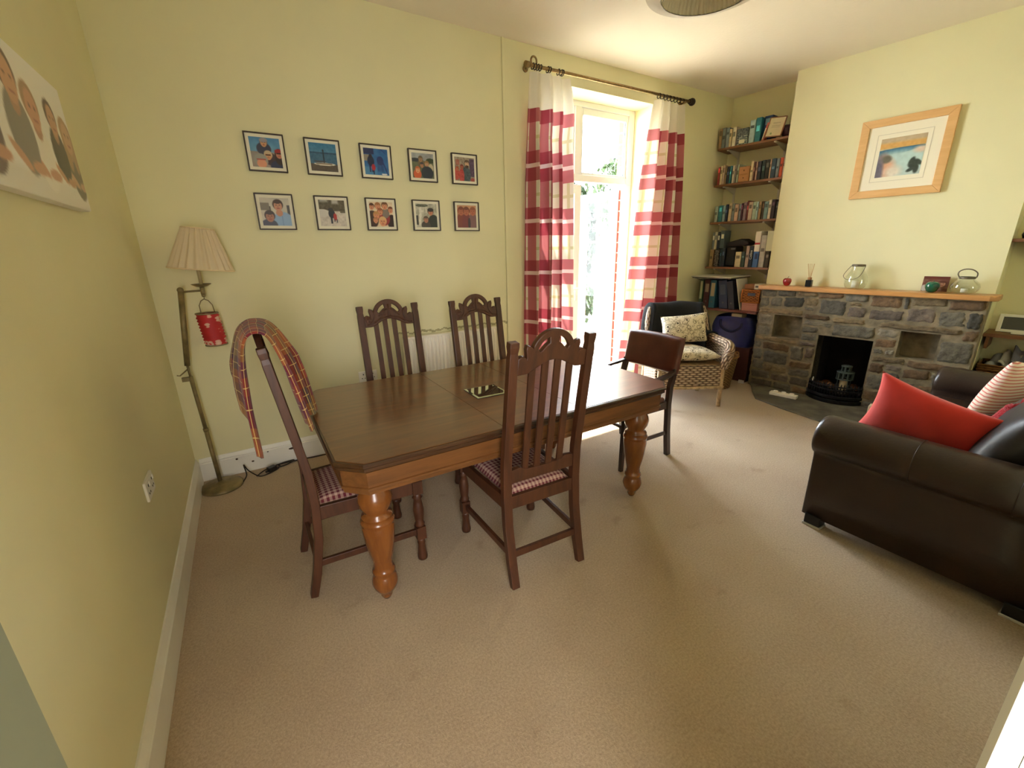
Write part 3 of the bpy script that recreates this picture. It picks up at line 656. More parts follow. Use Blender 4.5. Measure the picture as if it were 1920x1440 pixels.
# ------------------------------------------------------------------ radiator
t = thing('radiator', 'white ribbed panel radiator behind the far dining chairs', 'radiator', (1.99, -.10, 0)); M_RAD = mat('cream_radiator_enamel', (244, 238, 224), .35)
def rf(a, q):
    x = -.45+.9*a; k = (a*27) % 1; d = .022*(0 if .0 < k < .38 else max(0, math.sin((k-.38)/.62*PI))**.5); e = min(1, q*12, (1-q)*12)
    return Vector((x, -d*e, .25+.60*q))
b = MB(); b.grid(rf, 380, 24); b.box(-.45, .45, .003, .012, .25, .85); b.build('panel', M_RAD, t, keepn=True)
b = MB(); b.box(-.46, .46, -.006, .05, .85, .866); b.box(-.462, -.45, -.006, .05, .25, .866); b.box(.45, .462, -.006, .05, .25, .866); b.build('casing', M_RAD, t, bev=.003)
for x in (-.3, .3): MB().box(x-.02, x+.02, .012, .096, .4, .7).build('bracket', M_RAD, t)
for x in (-.43, .43):
    MB().tube([(x, .02, .26), (x, .02, 0)], .008).build('pipe', mat('copper_painted', (215, 205, 185), .4), t)

# ------------------------------------------------------------------ dining table
M_OAK = wood('oak_table_top', (84, 48, 20), (118, 72, 32), (2.2, 26, 26), .30, .6, .03)
M_OAKD = wood('oak_table_edge', (48, 29, 15), (80, 50, 26), (2.5, 30, 30), .35, .3)
M_OAKA = wood('oak_apron', (92, 56, 26), (126, 80, 40), (2.5, 30, 30), .4, .2)
M_LEGW = wood('turned_oak', (108, 58, 20), (144, 86, 36), (14, 14, 3), .25, .5, .03)
TX0, TX1, TY0, TY1, TZ, CH = .665, 2.55, -1.945, -.80, .76, .092
t = thing('dining_table', 'large dark oak dining table with chamfered corners and stout turned legs', 'table', ((TX0+TX1)/2, (TY0+TY1)/2, 0)); hx, hy = (TX1-TX0)/2, (TY1-TY0)/2
def octo(o):
    x, y, c = hx-o, hy-o, CH-o*.41; return [(-x+c, -y), (x-c, -y), (x, -y+c), (x, y-c), (x-c, y), (-x+c, y), (-x, y-c), (-x, -y+c)]
def loft(b, levels):
    rings = [[b.bm.verts.new((px, py, z)) for px, py in octo(o)] for o, z in levels]
    for k in range(len(rings)-1):
        for i in range(8): b._f([rings[k][i], rings[k][(i+1) % 8], rings[k+1][(i+1) % 8], rings[k+1][i]])
    b._f(rings[0]); b._f(rings[-1][::-1])
# three boards: two end boards and a centre leaf
def clip_octo(x0, x1):
    P = octo(.012); out = []
    for i in range(8):
        a, c = Vector(P[i]), Vector(P[(i+1) % 8])
        for lim, sg in (): pass
        out.append(a)
    def cut(P, lim, sg):
        r = []
        for i in range(len(P)):
            a, c = P[i], P[(i+1) % len(P)]; ia, ic = sg*(a.x-lim) >= 0, sg*(c.x-lim) >= 0
            if ia: r.append(a)
            if ia != ic: k = (lim-a.x)/(c.x-a.x); r.append(a+(c-a)*k)
        return r
    return [tuple(p) for p in cut(cut(out, x0, 1), x1, -1)]
s1, s2 = 1.39-(TX0+TX1)/2, 1.84-(TX0+TX1)/2
for x0, x1 in ((-2, s1-.0012), (s1+.0012, s2-.0012), (s2+.0012, 2)):
    MB().prism(clip_octo(x0, x1), TZ-.014, TZ).build('top_board', M_OAK, t)
b = MB(); loft(b, [(.012, TZ-.002), (.004, TZ-.0025), (0, TZ-.008), (0, TZ-.016), (.010, TZ-.019), (.006, TZ-.024), (.006, TZ-.034), (.016, TZ-.040), (.02, TZ-.046), (.03, TZ-.05)][1:]); b.build('top_moulding', M_OAKD, t)
b = MB(); loft(b, [(.022, TZ-.048), (.026, TZ-.115), (.020, TZ-.118), (.020, TZ-.128), (.026, TZ-.132), (.028, TZ-.148)]); b.build('apron', M_OAKA, t)
LZ = TZ-.146; LP = [(.05, 1), (.05, .985), (.055, .96), (.078, .90), (.086, .86), (.080, .81), (.062, .765), (.060, .745), (.076, .728), (.078, .715), (.070, .708), (.084, .69), (.085, .675), (.078, .66), (.081, .648), (.081, .60), (.077, .56), (.072, .50), (.062, .42), (.052, .36), (.046, .315), (.050, .30), (.047, .285), (.056, .27), (.060, .25), (.052, .232), (.058, .215), (.066, .18), (.068, .15), (.060, .11), (.045, .075), (.034, .06), (.030, .03), (.018, 0.0)][::-1]
lg0 = None
for sx in (-1, 1):
    for sy in (-1, 1):
        lx, ly = sx*(hx-.15), sy*(hy-.152)
        if lg0 is None:
            lg0 = MB().lathe([(r*.86, z*LZ) for r, z in LP], 28).build('leg', M_LEGW, t, loc=(lx, ly, 0))
        else: l2 = lg0.copy(); C.objects.link(l2); l2.location = (lx, ly, 0)
t = thing('mirror_tile', 'square mirror tile lying flat on the dining table', 'mirror', (1.567, -1.42, TZ), R(-2))
MB().box(-.095, .095, -.092, .092, 0, .004).build('backing', mat('mirror_backing', (60, 62, 60), .5), t)
b = MB(); r0, r1 = .095, .084
A = [b.bm.verts.new((x*r0, y*r0, .004)) for x, y in ((-1,-1),(1,-1),(1,1),(-1,1))]; B = [b.bm.verts.new((x*r1, y*r1, .006)) for x, y in ((-1,-1),(1,-1),(1,1),(-1,1))]
b._f(B)
for i in range(4): b._f([A[i], A[(i+1) % 4], B[(i+1) % 4], B[i]])
b.build('glass', mat('mirror_glass', (205, 215, 205), .04, 1), t)

# ------------------------------------------------------------------ dining chairs
M_CH = wood('dark_oak_chair', (56, 29, 15), (90, 50, 27), (22, 22, 3), .48, .08)
def gingham():
    m, nt, b = base_mat('gingham_seat_cloth'); u, v = uvsep(nt)
    a = stripe_mask(nt, u, .024, 0, [(.0, .5, 1)]); c = stripe_mask(nt, v, .024, 0, [(.0, .5, 1)])
    s = N(nt, 'ShaderNodeMath', operation='ADD'); nt.links.new(a, s.inputs[0]); nt.links.new(c, s.inputs[1]); h = N(nt, 'ShaderNodeMath', operation='MULTIPLY'); h.inputs[1].default_value = .5; nt.links.new(s.outputs[0], h.inputs[0])
    col = mixc(nt, h.outputs[0], rgba((196, 160, 142)), rgba((104, 34, 44))); nt.links.new(col, b.inputs['Base Color']); b.inputs['Roughness'].default_value = .9; return m
M_GING = gingham()
def arc(cx, cy, rx, ry, a0, a1, n): return [(cx+rx*math.cos(a0+(a1-a0)*i/n), cy+ry*math.sin(a0+(a1-a0)*i/n)) for i in range(n+1)]
def crest_meshes():
    W = .166
    right = [(W, -.002), (W, .062), (.150, .070), (.136, .064), (.128, .052), (.124, .060), (.126, .080), (.130, .098), (.127, .112), (.116, .108), (.104, .100), (.100, .100)]
    top = arc(0, .070, .103, .100, R(16), R(164), 20)
    left = [(-x, y) for x, y in right[::-1]]
    bottom = [(-W, -.002), (-.135, -.002)]+[(x, -.002+.048*math.cos(x/.125*PI/2)**1.3) for x in np.linspace(-.12, .12, 15)]+[(.135, -.002)]
    outer = bottom+right[0:]+top+left[:-1]
    def cres(s):
        o = arc(0, .070, .084, .080, R(16), R(80), 12); i = [(.018, .116), (.036, .104), (.054, .086), (.066, .078)]
        P = o+[(.022, .138)]+i
        return [(s*x, y) for x, y in P]
    return [outer, cres(1), cres(-1)]
def spiral(cx, cy, r0, r1, turns, a0, n=26, s=1): return [(cx+s*(r0+(r1-r0)*i/n)*math.cos(a0+turns*2*PI*i/n), cy+(r0+(r1-r0)*i/n)*math.sin(a0+turns*2*PI*i/n)) for i in range(n+1)]
def rear_y(z):
    zz = [0, .12, .30, .46, .62, 1.19]; yy = [-.268, -.238, -.208, -.20, -.206, -.292]
    return float(np.interp(z, zz, yy))
def make_chair(label):
    t = thing('dining_chair', label, 'chair', (0, 0, 0), 0, 'high backed oak dining chairs')
    for sx in (-1, 1):
        zs = [0, .06, .12, .21, .30, .38, .46, .62, .80, 1.0, 1.12, 1.14, 1.155, 1.165, 1.185]
        sc_ = [.92, .95, 1, 1, 1, 1, 1, 1, .98, .96, .95, .86, .95, 1.0, .97]
        b = MB(); b.sweep([(sx*.19, rear_y(z), z) for z in zs], [(-.021, -.018), (.021, -.018), (.021, .018), (-.021, .018)], smooth=False, up=(0, 1, 0), scale=sc_); b.build('back_post', M_CH, t, bev=.003)
        P = [(.024, 0), (.026, .015), (.022, .04), (.018, .09), (.021, .10), (.018, .11), (.024, .125)]
        b = MB(); b.lathe(P, 16, (sx*.215, .255, 0)); b.box(sx*.215-.023, sx*.215+.023, .232, .278, .125, .195)
        b.lathe([(.022, .195), (.026, .21), (.020, .222), (.024, .25), (.027, .29), (.022, .33), (.018, .352), (.026, .362), (.018, .372), (.022, .385)], 16, (sx*.215, .255, 0)); b.box(sx*.215-.024, sx*.215+.024, .231, .279, .385, .455); b.build('front_leg', M_CH, t)
        MB().bar((sx*.192, -.225, .165), (sx*.213, .235, .165), .018, .032).build('side_stretcher', M_CH, t, bev=.002)
        MB().bar((sx*.192, -.19, .42), (sx*.217, .25, .42), .022, .065).build('seat_rail', M_CH, t, bev=.002)
    MB().bar((-.19, -.232, .16), (.19, -.232, .16), .018, .034).build('back_stretcher', M_CH, t, bev=.002)
    MB().bar((-.205, .255, .42), (.205, .255, .42), .022, .065).build('seat_rail', M_CH, t, bev=.002); MB().bar((-.185, -.202, .42), (.185, -.202, .42), .022, .065).build('seat_rail', M_CH, t, bev=.002)
    def sf(a, q):
        u_, v_ = a*2-1, q*2-1; x = u_*(.168+.022*q); y = -.195+.44*q; e = (1-u_**6)*(1-v_**6)
        return Vector((x, y, .445+.035*max(e, 0)**.5))
    b = MB(); b.grid(sf, 22, 22, uvf=lambda a, q: (a*.40, q*.44)); b.box(-.165, .165, -.19, .24, .42, .446); b.build('seat_pad', M_GING, t, keepn=True)
    # back: lower rail, four slats, carved crest
    zb = 1.05; yb = rear_y(zb); tilt = math.atan2(rear_y(.62)-rear_y(1.15), .53)
    b = MB(); poly = [(-.17, .52), (.17, .52), (.17, .585), (.12, .59), (.10, .575), (0, .57), (-.10, .575), (-.12, .59), (-.17, .585)]
    b.prism(poly, -.011, .011, M=Matrix.Translation((0, -.203, 0)) @ Matrix.Rotation(R(90), 4, 'X')); b.build('lower_rail', M_CH, t, bev=.002)
    for x in (-.0945, -.0315, .0315, .0945):
        zt = 1.05+.05*math.cos(x/.125*PI/2)**1.3+.01
        MB().bar((x, -.204, .57), (x, rear_y(zt), zt), .032, .012, up=(0, 1, 0)).build('slat', M_CH, t, bev=.0015)
    MC = Matrix.Translation((0, yb, zb)) @ Matrix.Rotation(R(90)+tilt, 4, 'X')
    cr = mesh_obj(plate(crest_meshes(), .026, .004), 'crest_rail', M_CH, t, MC)
    b = MB()
    for s in (1, -1):
        for P, r in ((spiral(.140, .040, .022, .004, 1.3, R(60), s=s), .0055), (spiral(.040, .080, .020, .003, 1.2, R(-30), s=s), .005), ([(s*x, y) for x, y in ((.155, .010), (.13, .012), (.11, .035), (.10, .06), (.098, .085), (.108, .10))], .006), ([(s*x, y) for x, y in ((.0, .060), (.03, .052), (.06, .050), (.085, .035), (.105, .02))], .006), ([(s*x, y) for x, y in ((.012, .108), (.028, .100), (.046, .084), (.060, .072), (.072, .062))], .0045)):
            b.tube([MC @ Vector((x, y, -.0125)) for x, y in P], r, 6, up=(0, 1, .01))
    b.tube([MC @ Vector((0, y, -.0125)) for y in (.050, .075, .10, .14)], [.004, .009, .006, .007], 8)
    b.build('carving', M_CH, cr)
    return t
ch = make_chair('dark oak slat-back dining chair nearest the camera, turned to the long side of the table')
ch.location = (1.545, -1.81, 0); ch.rotation_euler = (0, 0, R(-2.5))
dup(ch, (.795, -1.412, 0), R(-90), 'dark oak dining chair at the table end, with a plaid blanket over its back')
dup(ch, (1.316, -.775, 0), R(180), 'far side dining chair on the left, nearer the white wall socket')
dup(ch, (1.945, -.865, 0), R(180), 'far side dining chair on the right, nearer the plaid curtains')

# plaid blanket over the end chair
def blanket_mat():
    m, nt, b = base_mat('plaid_blanket_wool'); u, v = uvsep(nt)
    r = ramp(nt, [(0, rgba((120, 34, 40))), (.2, rgba((168, 78, 42))), (.38, rgba((84, 32, 60))), (.55, rgba((122, 96, 42))), (.7, rgba((150, 50, 40))), (.85, rgba((70, 62, 44)))], 'CONSTANT')
    f = N(nt, 'ShaderNodeMath', operation='FRACT'); d = N(nt, 'ShaderNodeMath', operation='MULTIPLY'); d.inputs[1].default_value = 4.4; nt.links.new(u, d.inputs[0]); nt.links.new(d.outputs[0], f.inputs[0]); nt.links.new(f.outputs[0], r.inputs[0])
    r2 = ramp(nt, [(0, rgba((176, 108, 50))), (.22, rgba((110, 30, 50))), (.45, rgba((150, 60, 40))), (.62, rgba((74, 40, 66))), (.8, rgba((140, 110, 50)))], 'CONSTANT')
    f2 = N(nt, 'ShaderNodeMath', operation='FRACT'); d2 = N(nt, 'ShaderNodeMath', operation='MULTIPLY'); d2.inputs[1].default_value = 2.6; nt.links.new(v, d2.inputs[0]); nt.links.new(d2.outputs[0], f2.inputs[0]); nt.links.new(f2.outputs[0], r2.inputs[0])
    c = mixc(nt, .5, r.outputs[0], r2.outputs[0])
    l1 = stripe_mask(nt, u, .05, 0, [(0.0, .07, 1)]); l2 = stripe_mask(nt, v, .07, .01, [(0.0, .05, 1)])
    c = mixc(nt, l1, c, rgba((206, 176, 110))); c = mixc(nt, l2, c, rgba((206, 176, 110)))
    nt.links.new(c, b.inputs['Base Color']); b.inputs['Roughness'].default_value = .95; b.inputs['Sheen Weight'].default_value = .15
    n = N(nt, 'ShaderNodeTexNoise'); n.inputs['Scale'].default_value = 250; bump(nt, b, n.outputs[0], .4, .003); return m
def blf(a, q):      # a across the chair (world y), q along the drape from back hem to front hem
    y = -1.60+.42*a
    hb = .71+.30*min(1, abs(a-.06)*2.2)-.14*max(0, a-.55)+.03*math.sin(9*a); hf = .80+.03*math.sin(5*a+.3)
    pts = [(.422, hb), (.418, .95+.3*(hb-.71)), (.428, 1.12), (.450, 1.212), (.490, 1.245), (.532, 1.222), (.566, 1.10), (.594, .95), (.618, hf)]
    k = q*(len(pts)-1); i = min(int(k), len(pts)-2); f = k-i
    P = [Vector((*pts[max(0, min(len(pts)-1, j))], 0)) for j in (i-1, i, i+1, i+2)]
    c = .5*((2*P[1])+(P[2]-P[0])*f+(2*P[0]-5*P[1]+4*P[2]-P[3])*f*f+(3*P[1]-P[0]-3*P[2]+P[3])*f**3)
    fr = max(0, (q-.5)*2); bk = max(0, (.5-q)*2)
    cx = c.x+.075*a*min(1, fr*1.8)-.022*a*min(1, bk*1.6)
    cx += (.014*math.sin(13*a+1.2*q)+.006*math.sin(29*a))*min(1, (fr+bk)*1.5)
    return Vector((cx, y-.02*(fr+bk)*max(0, .3-a)+.012*math.sin(6*q), c.y+.014*math.sin(PI*a)*(1-fr-bk if fr+bk < 1 else 0)))
b = MB(); b.grid(blf, 36, 60, uvf=lambda a, q: (a*.45, q*1.15))
o = b.build('blanket', blanket_mat(), None, solid=.010, keepn=True); tag(o, 'red orange and purple plaid blanket hung over the end dining chair back', 'blanket')

# ------------------------------------------------------------------ leather carver chair
M_LEA = mat('brown_seat_leather', (92, 46, 36), .38, var=.12, vs=8, bmp=.15, bs=120, coat=.1)
M_CV = wood('dark_carver_wood', (38, 24, 18), (62, 40, 28), (20, 20, 3), .3, .3)
t = thing('carver_chair', 'leather backed carver armchair at the far end of the dining table', 'chair', (2.80, -1.295, 0), R(90))
for sx in (-1, 1):
    MB().sweep([(sx*.235, y, z) for y, z in ((-.262, 0), (-.235, .2), (-.22, .42), (-.225, .55), (-.262, .68))], [(-.017, -.02), (.017, -.02), (.017, .02), (-.017, .02)], smooth=False, up=(0, 1, 0)).build('back_leg', M_CV, t, bev=.003)
    MB().sweep([(sx*.235, y, z) for y, z in ((.23, 0), (.22, .3), (.215, .64))], [(-.017, -.017), (.017, -.017), (.017, .017), (-.017, .017)], smooth=False, up=(0, 1, 0), scale=[.8, 1, 1]).build('front_leg', M_CV, t, bev=.003)
    MB().sweep([(sx*.235, -.262, .665), (sx*.25, -.18, .650), (sx*.262, -.03, .632), (sx*.262, .12, .642), (sx*.256, .21, .656), (sx*.252, .245, .650)], [(-.024, -.011), (.024, -.011), (.024, .011), (-.024, .011)], smooth=False, scale=[.8, .9, 1, 1.05, 1.1, .9]).build('arm', M_CV, t, bev=.005)
    MB().bar((sx*.235, -.235, .19), (sx*.235, .222, .19), .016, .026).build('side_stretcher', M_CV, t, bev=.002)
    MB().bar((sx*.232, -.215, .415), (sx*.232, .215, .415), .022, .055).build('seat_rail', M_CV, t, bev=.002)
MB().bar((-.235, -.02, .195), (.235, -.02, .195), .018, .024).build('cross_stretcher', M_CV, t, bev=.002)
MB().bar((-.235, .215, .415), (.235, .215, .415), .022, .055).build('seat_rail', M_CV, t, bev=.002); MB().bar((-.235, -.218, .415), (.235, -.218, .415), .022, .055).build('seat_rail', M_CV, t, bev=.002)
b = MB(); b.box(-.235, .235, -.19, .235, .44, .475); b.build('seat', M_LEA, t, bev=.018)
def bpf(sg):
    def f(a, q):
        u_, v_ = a*2-1, q*2-1; e = max(0, (1-u_**8)*(1-v_**8))**.5; z = .645+.255*q+.012*(1-u_*u_)*q; y = -.262-.05*q
        return Vector((u_*.258, y+sg*(.010+.026*e), z))
    return f
b = MB(); b.grid(bpf(1), 30, 20); b.grid(bpf(-1), 30, 20)
# close the rim
for q in (0, 1):
    b.grid(lambda a, s, q=q: bpf(1)(a, q)*(1-s)+bpf(-1)(a, q)*s, 30, 2)
    b.grid(lambda a, s, q=q: bpf(1)(q, a)*(1-s)+bpf(-1)(q, a)*s, 20, 2)
bmesh.ops.remove_doubles(b.bm, verts=b.bm.verts, dist=1e-5); b.build('backrest', M_LEA, t)
M_ST = mat('brass_tack', (120, 90, 50), .4, .8); b = MB()
for i in range(17): b.ball((-.24+.03*i, -.223, .452), .004, 6)
b.build('tack_row', M_ST, t)

# ------------------------------------------------------------------ floor lamp, lantern, cable
M_LB = mat('aged_brass', (128, 114, 78), .5, .35, var=.18, vs=14)
LX, LY = .135, -.175
t = thing('floor_lamp', 'aged brass swing-arm floor lamp with pleated cream shade in the corner', 'lamp', (LX, LY, 0))
MB().lathe([(.128, 0), (.130, .008), (.124, .018), (.10, .026), (.05, .034), (.022, .04), (.014, .05), (1e-6, .05)], 36).build('base', M_LB, t)
b = MB(); b.tube([(-.005, 0, .045), (-.014, 0, .42)], .013, 12); b.tube([(-.014, 0, .42), (-.015, 0, .44)], .0155, 12); b.tube([(-.015, 0, .44), (-.026, 0, .80)], .0115, 12); b.build('lower_pole', M_LB, t)
b = MB(); b.tube([(-.026, 0, .80), (-.028, 0, .88)], .007, 10); b.tube([(-.028, 0, .85), (-.075, -.02, .815), (-.09, -.02, .82)], .004, 6); b.box(-.07, -.03, -.03, .0, .775, .80); b.build('joint', M_LB, t)
b = MB(); b.tube([(-.028, 0, .87), (.028, 0, 1.325)], .0155, 12); b.ball((.028, 0, 1.333), .018, 12); b.build('upper_pole', M_LB, t)
b = MB(); b.tube([(.028, 0, 1.322), (.135, 0, 1.325)], .006, 8); b.tube([(.138, 0, 1.30), (.138, 0, 1.345)], .012, 10); b.ball((.138, 0, 1.295), .012, 10); b.build('swing_arm', M_LB, t)
MB().lathe([(.006, 1.345), (.03, 1.35), (.052, 1.362), (.053, 1.365), (.03, 1.356), (.006, 1.352)], 24, (.138, 0, 0)).build('drip_tray', M_LB, t)
MB().tube([(.138, 0, 1.35), (.140, 0, 1.53)], .010, 10).build('stem', mat('cream_candle_tube', (170, 155, 115), .5), t)
def shade_mat():
    m, nt, b = base_mat('pleated_cream_silk'); b.inputs['Base Color'].default_value = rgba((240, 228, 202)); b.inputs['Roughness'].default_value = .7
    tr = N(nt, 'ShaderNodeBsdfTranslucent'); tr.inputs[0].default_value = rgba((236, 214, 176)); mx = N(nt, 'ShaderNodeMixShader'); mx.inputs[0].default_value = .4
    nt.links.new(b.outputs[0], mx.inputs[1]); nt.links.new(tr.outputs[0], mx.inputs[2]); nt.links.new(mx.outputs[0], nt.nodes['Material Output'].inputs[0]); return m
M_SHADE = shade_mat()
MSH = Matrix.Translation((.158, 0, 1.452)) @ Matrix.Rotation(R(6), 4, 'Y')
b = MB(); b.grid(lambda a, q: MSH @ Vector(((.164-.086*q+.007*math.sin(a*2*PI*22))*math.cos(a*2*PI), (.164-.086*q+.007*math.sin(a*2*PI*22))*math.sin(a*2*PI), .235*q)), 240, 6, closeu=True); lsh = b.build('lamp_shade', M_SHADE, t, keepn=True)
b = MB()
for r, z in ((.169, 0), (.082, .235)): b.tube([MSH @ Vector((r*math.cos(2*PI*i/40), r*math.sin(2*PI*i/40), z)) for i in range(40)], .0045, 6, closed=True)
b.build('shade_trim', mat('cream_braid', (225, 205, 165), .8), lsh)
def lantern_mat():
    m, nt, b = base_mat('red_floral_paper'); tc = N(nt, 'ShaderNodeTexCoord'); vo = N(nt, 'ShaderNodeTexVoronoi', feature='F1'); vo.inputs['Scale'].default_value = 20
    nt.links.new(tc.outputs['Object'], vo.inputs[0])
    r = ramp(nt, [(0, rgba((206, 60, 52))), (.14, rgba((206, 70, 60))), (.17, rgba((226, 196, 178))), (.36, rgba((222, 170, 146))), (.42, rgba((188, 36, 40))), (1, rgba((170, 28, 36)))]); nt.links.new(vo.outputs['Distance'], r.inputs[0]); nt.links.new(r.outputs[0], b.inputs['Base Color']); b.inputs['Roughness'].default_value = .6; return m
t = thing('paper_lantern', 'red floral paper lantern hanging from the floor lamp arm', 'lantern', (LX+.150, LY, .985))
b = MB(); prof = [(.058, .0)]+[(.060+.004*((k % 2)*2-1), .012+.177*k/18) for k in range(19)]+[(.058, .20)]; b.lathe(prof, 32, cap=False); b.build('paper_body', lantern_mat(), t, rot=(0, R(-5), 0))
for z in (.0, .2): MB().tube([(.0585*math.cos(2*PI*i/32)-(0.017*z/.2), .0585*math.sin(2*PI*i/32), z) for i in range(32)], .005, 6, closed=True).build('rim', mat('lantern_tin', (150, 135, 105), .5, .5), t)
b = MB(); b.tube([(-.045, 0, .205), (-.046, 0, .25), (-.032, 0, .278), (-.015, 0, .288), (.005, 0, .278), (.022, 0, .25), (.026, 0, .205)], .0028, 6, up=(0, 1, 0)); b.tube([(-.013, 0, .288), (-.012, 0, .300), (-.016, 0, .304)], .0025, 6, up=(0, 1, 0)); b.build('wire_handle', M_LB, t)
t = thing('lamp_cable', 'dark looped lamp cable with plug on the carpet by the skirting', 'cable', (0, 0, 0)); M_CB = mat('dark_brown_cable', (40, 30, 20), .5)
def cat(P, n=8):
    P = [Vector(p) for p in P]; out = []
    for i in range(len(P)-1):
        a, b_, c, d = P[max(i-1, 0)], P[i], P[i+1], P[min(i+2, len(P)-1)]
        for k in range(n):
            f = k/n; out.append(.5*((2*b_)+(c-a)*f+(2*a-5*b_+4*c-d)*f*f+(3*b_-a-3*c+d)*f**3))
    return out+[P[-1]]
b = MB(); b.tube(cat([(.262, -.2, .012), (.285, -.14, .03), (.275, -.06, .075), (.30, -.10, .04), (.36, -.16, .005), (.42, -.155, .005), (.48, -.11, .005), (.50, -.06, .005), (.49, -.04, .008), (.60, -.035, .005), (.66, -.033, .005), (.75, -.05, .005), (.90, -.05, .005)]), .0042, 6)
b.tube(cat([(.345, -.15, .005), (.40, -.08, .006), (.50, -.05, .014), (.60, -.035, .014), (.55, -.07, .006), (.48, -.085, .006)]), .0042, 6); b.build('cable', M_CB, t)
b = MB(); b.box(-.028, .028, -.022, .022, 0, .034); b.tube([(-.05, 0, .012), (-.02, 0, .014)], .008, 8)
for y in (-.012, .012): b.box(.028, .044, y-.003, y+.003, .012, .018)
b.build('plug', mat('black_plug', (28, 26, 24), .4), t, loc=(.445, -.115, .003), rot=(0, 0, R(30)), bev=.004)

# ------------------------------------------------------------------ ceiling lamp
t = thing('ceiling_lamp', 'two-tier round fabric ceiling lamp shade near the top edge', 'lamp', (2.83, -1.69, 0)); M_CSH = mat('pale_lampshade_linen', (205, 196, 176), .8, bmp=.1, bs=200)
b = MB(); b.lathe([(.238, 2.797), (.318, 2.822), (.322, 2.830), (.325, 2.87), (.322, 2.872), (.318, 2.832), (.238, 2.806)], 64, cap=False); b.build('outer_shade', M_CSH, t)
b = MB(); b.grid(lambda a, q: Vector(((.236-.05*q+.003*math.sin(a*2*PI*60))*math.cos(a*2*PI), (.236-.05*q+.003*math.sin(a*2*PI*60))*math.sin(a*2*PI), 2.80+.17*q)), 360, 6, closeu=True); b.build('inner_shade', M_CSH, t, keepn=True)
MB().lathe([(1e-6, 2.968), (.188, 2.966), (.188, 2.97), (1e-6, 2.974)], 64, cap=False).build('diffuser', mat('frosted_diffuser', (185, 175, 154), .6), t)
for k in range(3): a = 2*PI*k/3; MB().bar((.23*math.cos(a), .23*math.sin(a), 2.81), (.06*math.cos(a), .06*math.sin(a), 2.99), .004, .004).build('spoke', M_SOCK, t)
MB().lathe([(.05, 3.14), (.05, 3.115), (.012, 3.10), (.008, 3.10), (.008, 2.99), (1e-6, 2.99)], 24, cap=False).build('ceiling_rose', M_SOCK, t)

# ------------------------------------------------------------------ stone fireplace
def stone_mat():
    m, nt, b = base_mat('rubble_stone'); g = N(nt, 'ShaderNodeNewGeometry'); a = N(nt, 'ShaderNodeAttribute', attribute_name='Col')
    tc = N(nt, 'ShaderNodeTexCoord'); n = N(nt, 'ShaderNodeTexNoise'); n.inputs['Scale'].default_value = 16; n.inputs['Detail'].default_value = 8; n.inputs['Roughness'].default_value = .7; nt.links.new(tc.outputs['Object'], n.inputs[0])
    r = ramp(nt, [(.28, (.38, .38, .38, 1)), (.52, (.95, .93, .9, 1)), (.72, (1.35, 1.3, 1.2, 1))]); nt.links.new(n.outputs[0], r.inputs[0]); c = mixc(nt, 1.0, a.outputs[0], r.outputs[0], 'MULTIPLY'); nt.links.new(c, b.inputs['Base Color']); b.inputs['Roughness'].default_value = .85
    bump(nt, b, n.outputs[0], .9, .02); return m
M_MORT = mat('stone_mortar', (126, 114, 92), .95, var=.15, vs=14, bmp=.6, bs=40)
NS = .455          # face of the mortar bed
fp = thing('stone_fireplace', 'rough stone fireplace surround with two niches below an oak mantel', 'fireplace', FO, FROT)
TS0, TS1 = .80, 2.50
b = MB()
def fb(x0, x1, n0, n1, z0, z1): b.box(x0, x1, -n1, -n0, z0, z1)
NZ0L, NZ1L, NL0, NL1 = .575, .815, .965, 1.235
NZ0R, NZ1R, NR0, NR1 = .535, .775, 2.02, 2.28
OX0, OX1, OZ1 = 1.40, 1.845, .655
fb(TS0, NL0, .285, NS, .0, 1.075); fb(NL0, NL1, .285, NS, 0, NZ0L); fb(NL0, NL1, .285, NS, NZ1L, 1.075); fb(NL0, NL1, .285, .31, NZ0L, NZ1L); fb(NL1, OX0, .285, NS, 0, 1.075)
fb(OX0, OX1, .285, NS, OZ1, 1.075); fb(OX1, NR0, .285, NS, 0, 1.075); fb(NR0, NR1, .285, NS, 0, NZ0R); fb(NR0, NR1, .285, NS, NZ1R, 1.075); fb(NR0, NR1, .285, .31, NZ0R, NZ1R); fb(NR1, TS1, .285, NS, 0, 1.075)
b.build('mortar_bed', M_MORT, fp)
GY, TN, BR, DG, PL, MV = (128, 122, 108), (152, 132, 100), (136, 108, 78), (104, 100, 90), (152, 144, 126), (132, 118, 106)
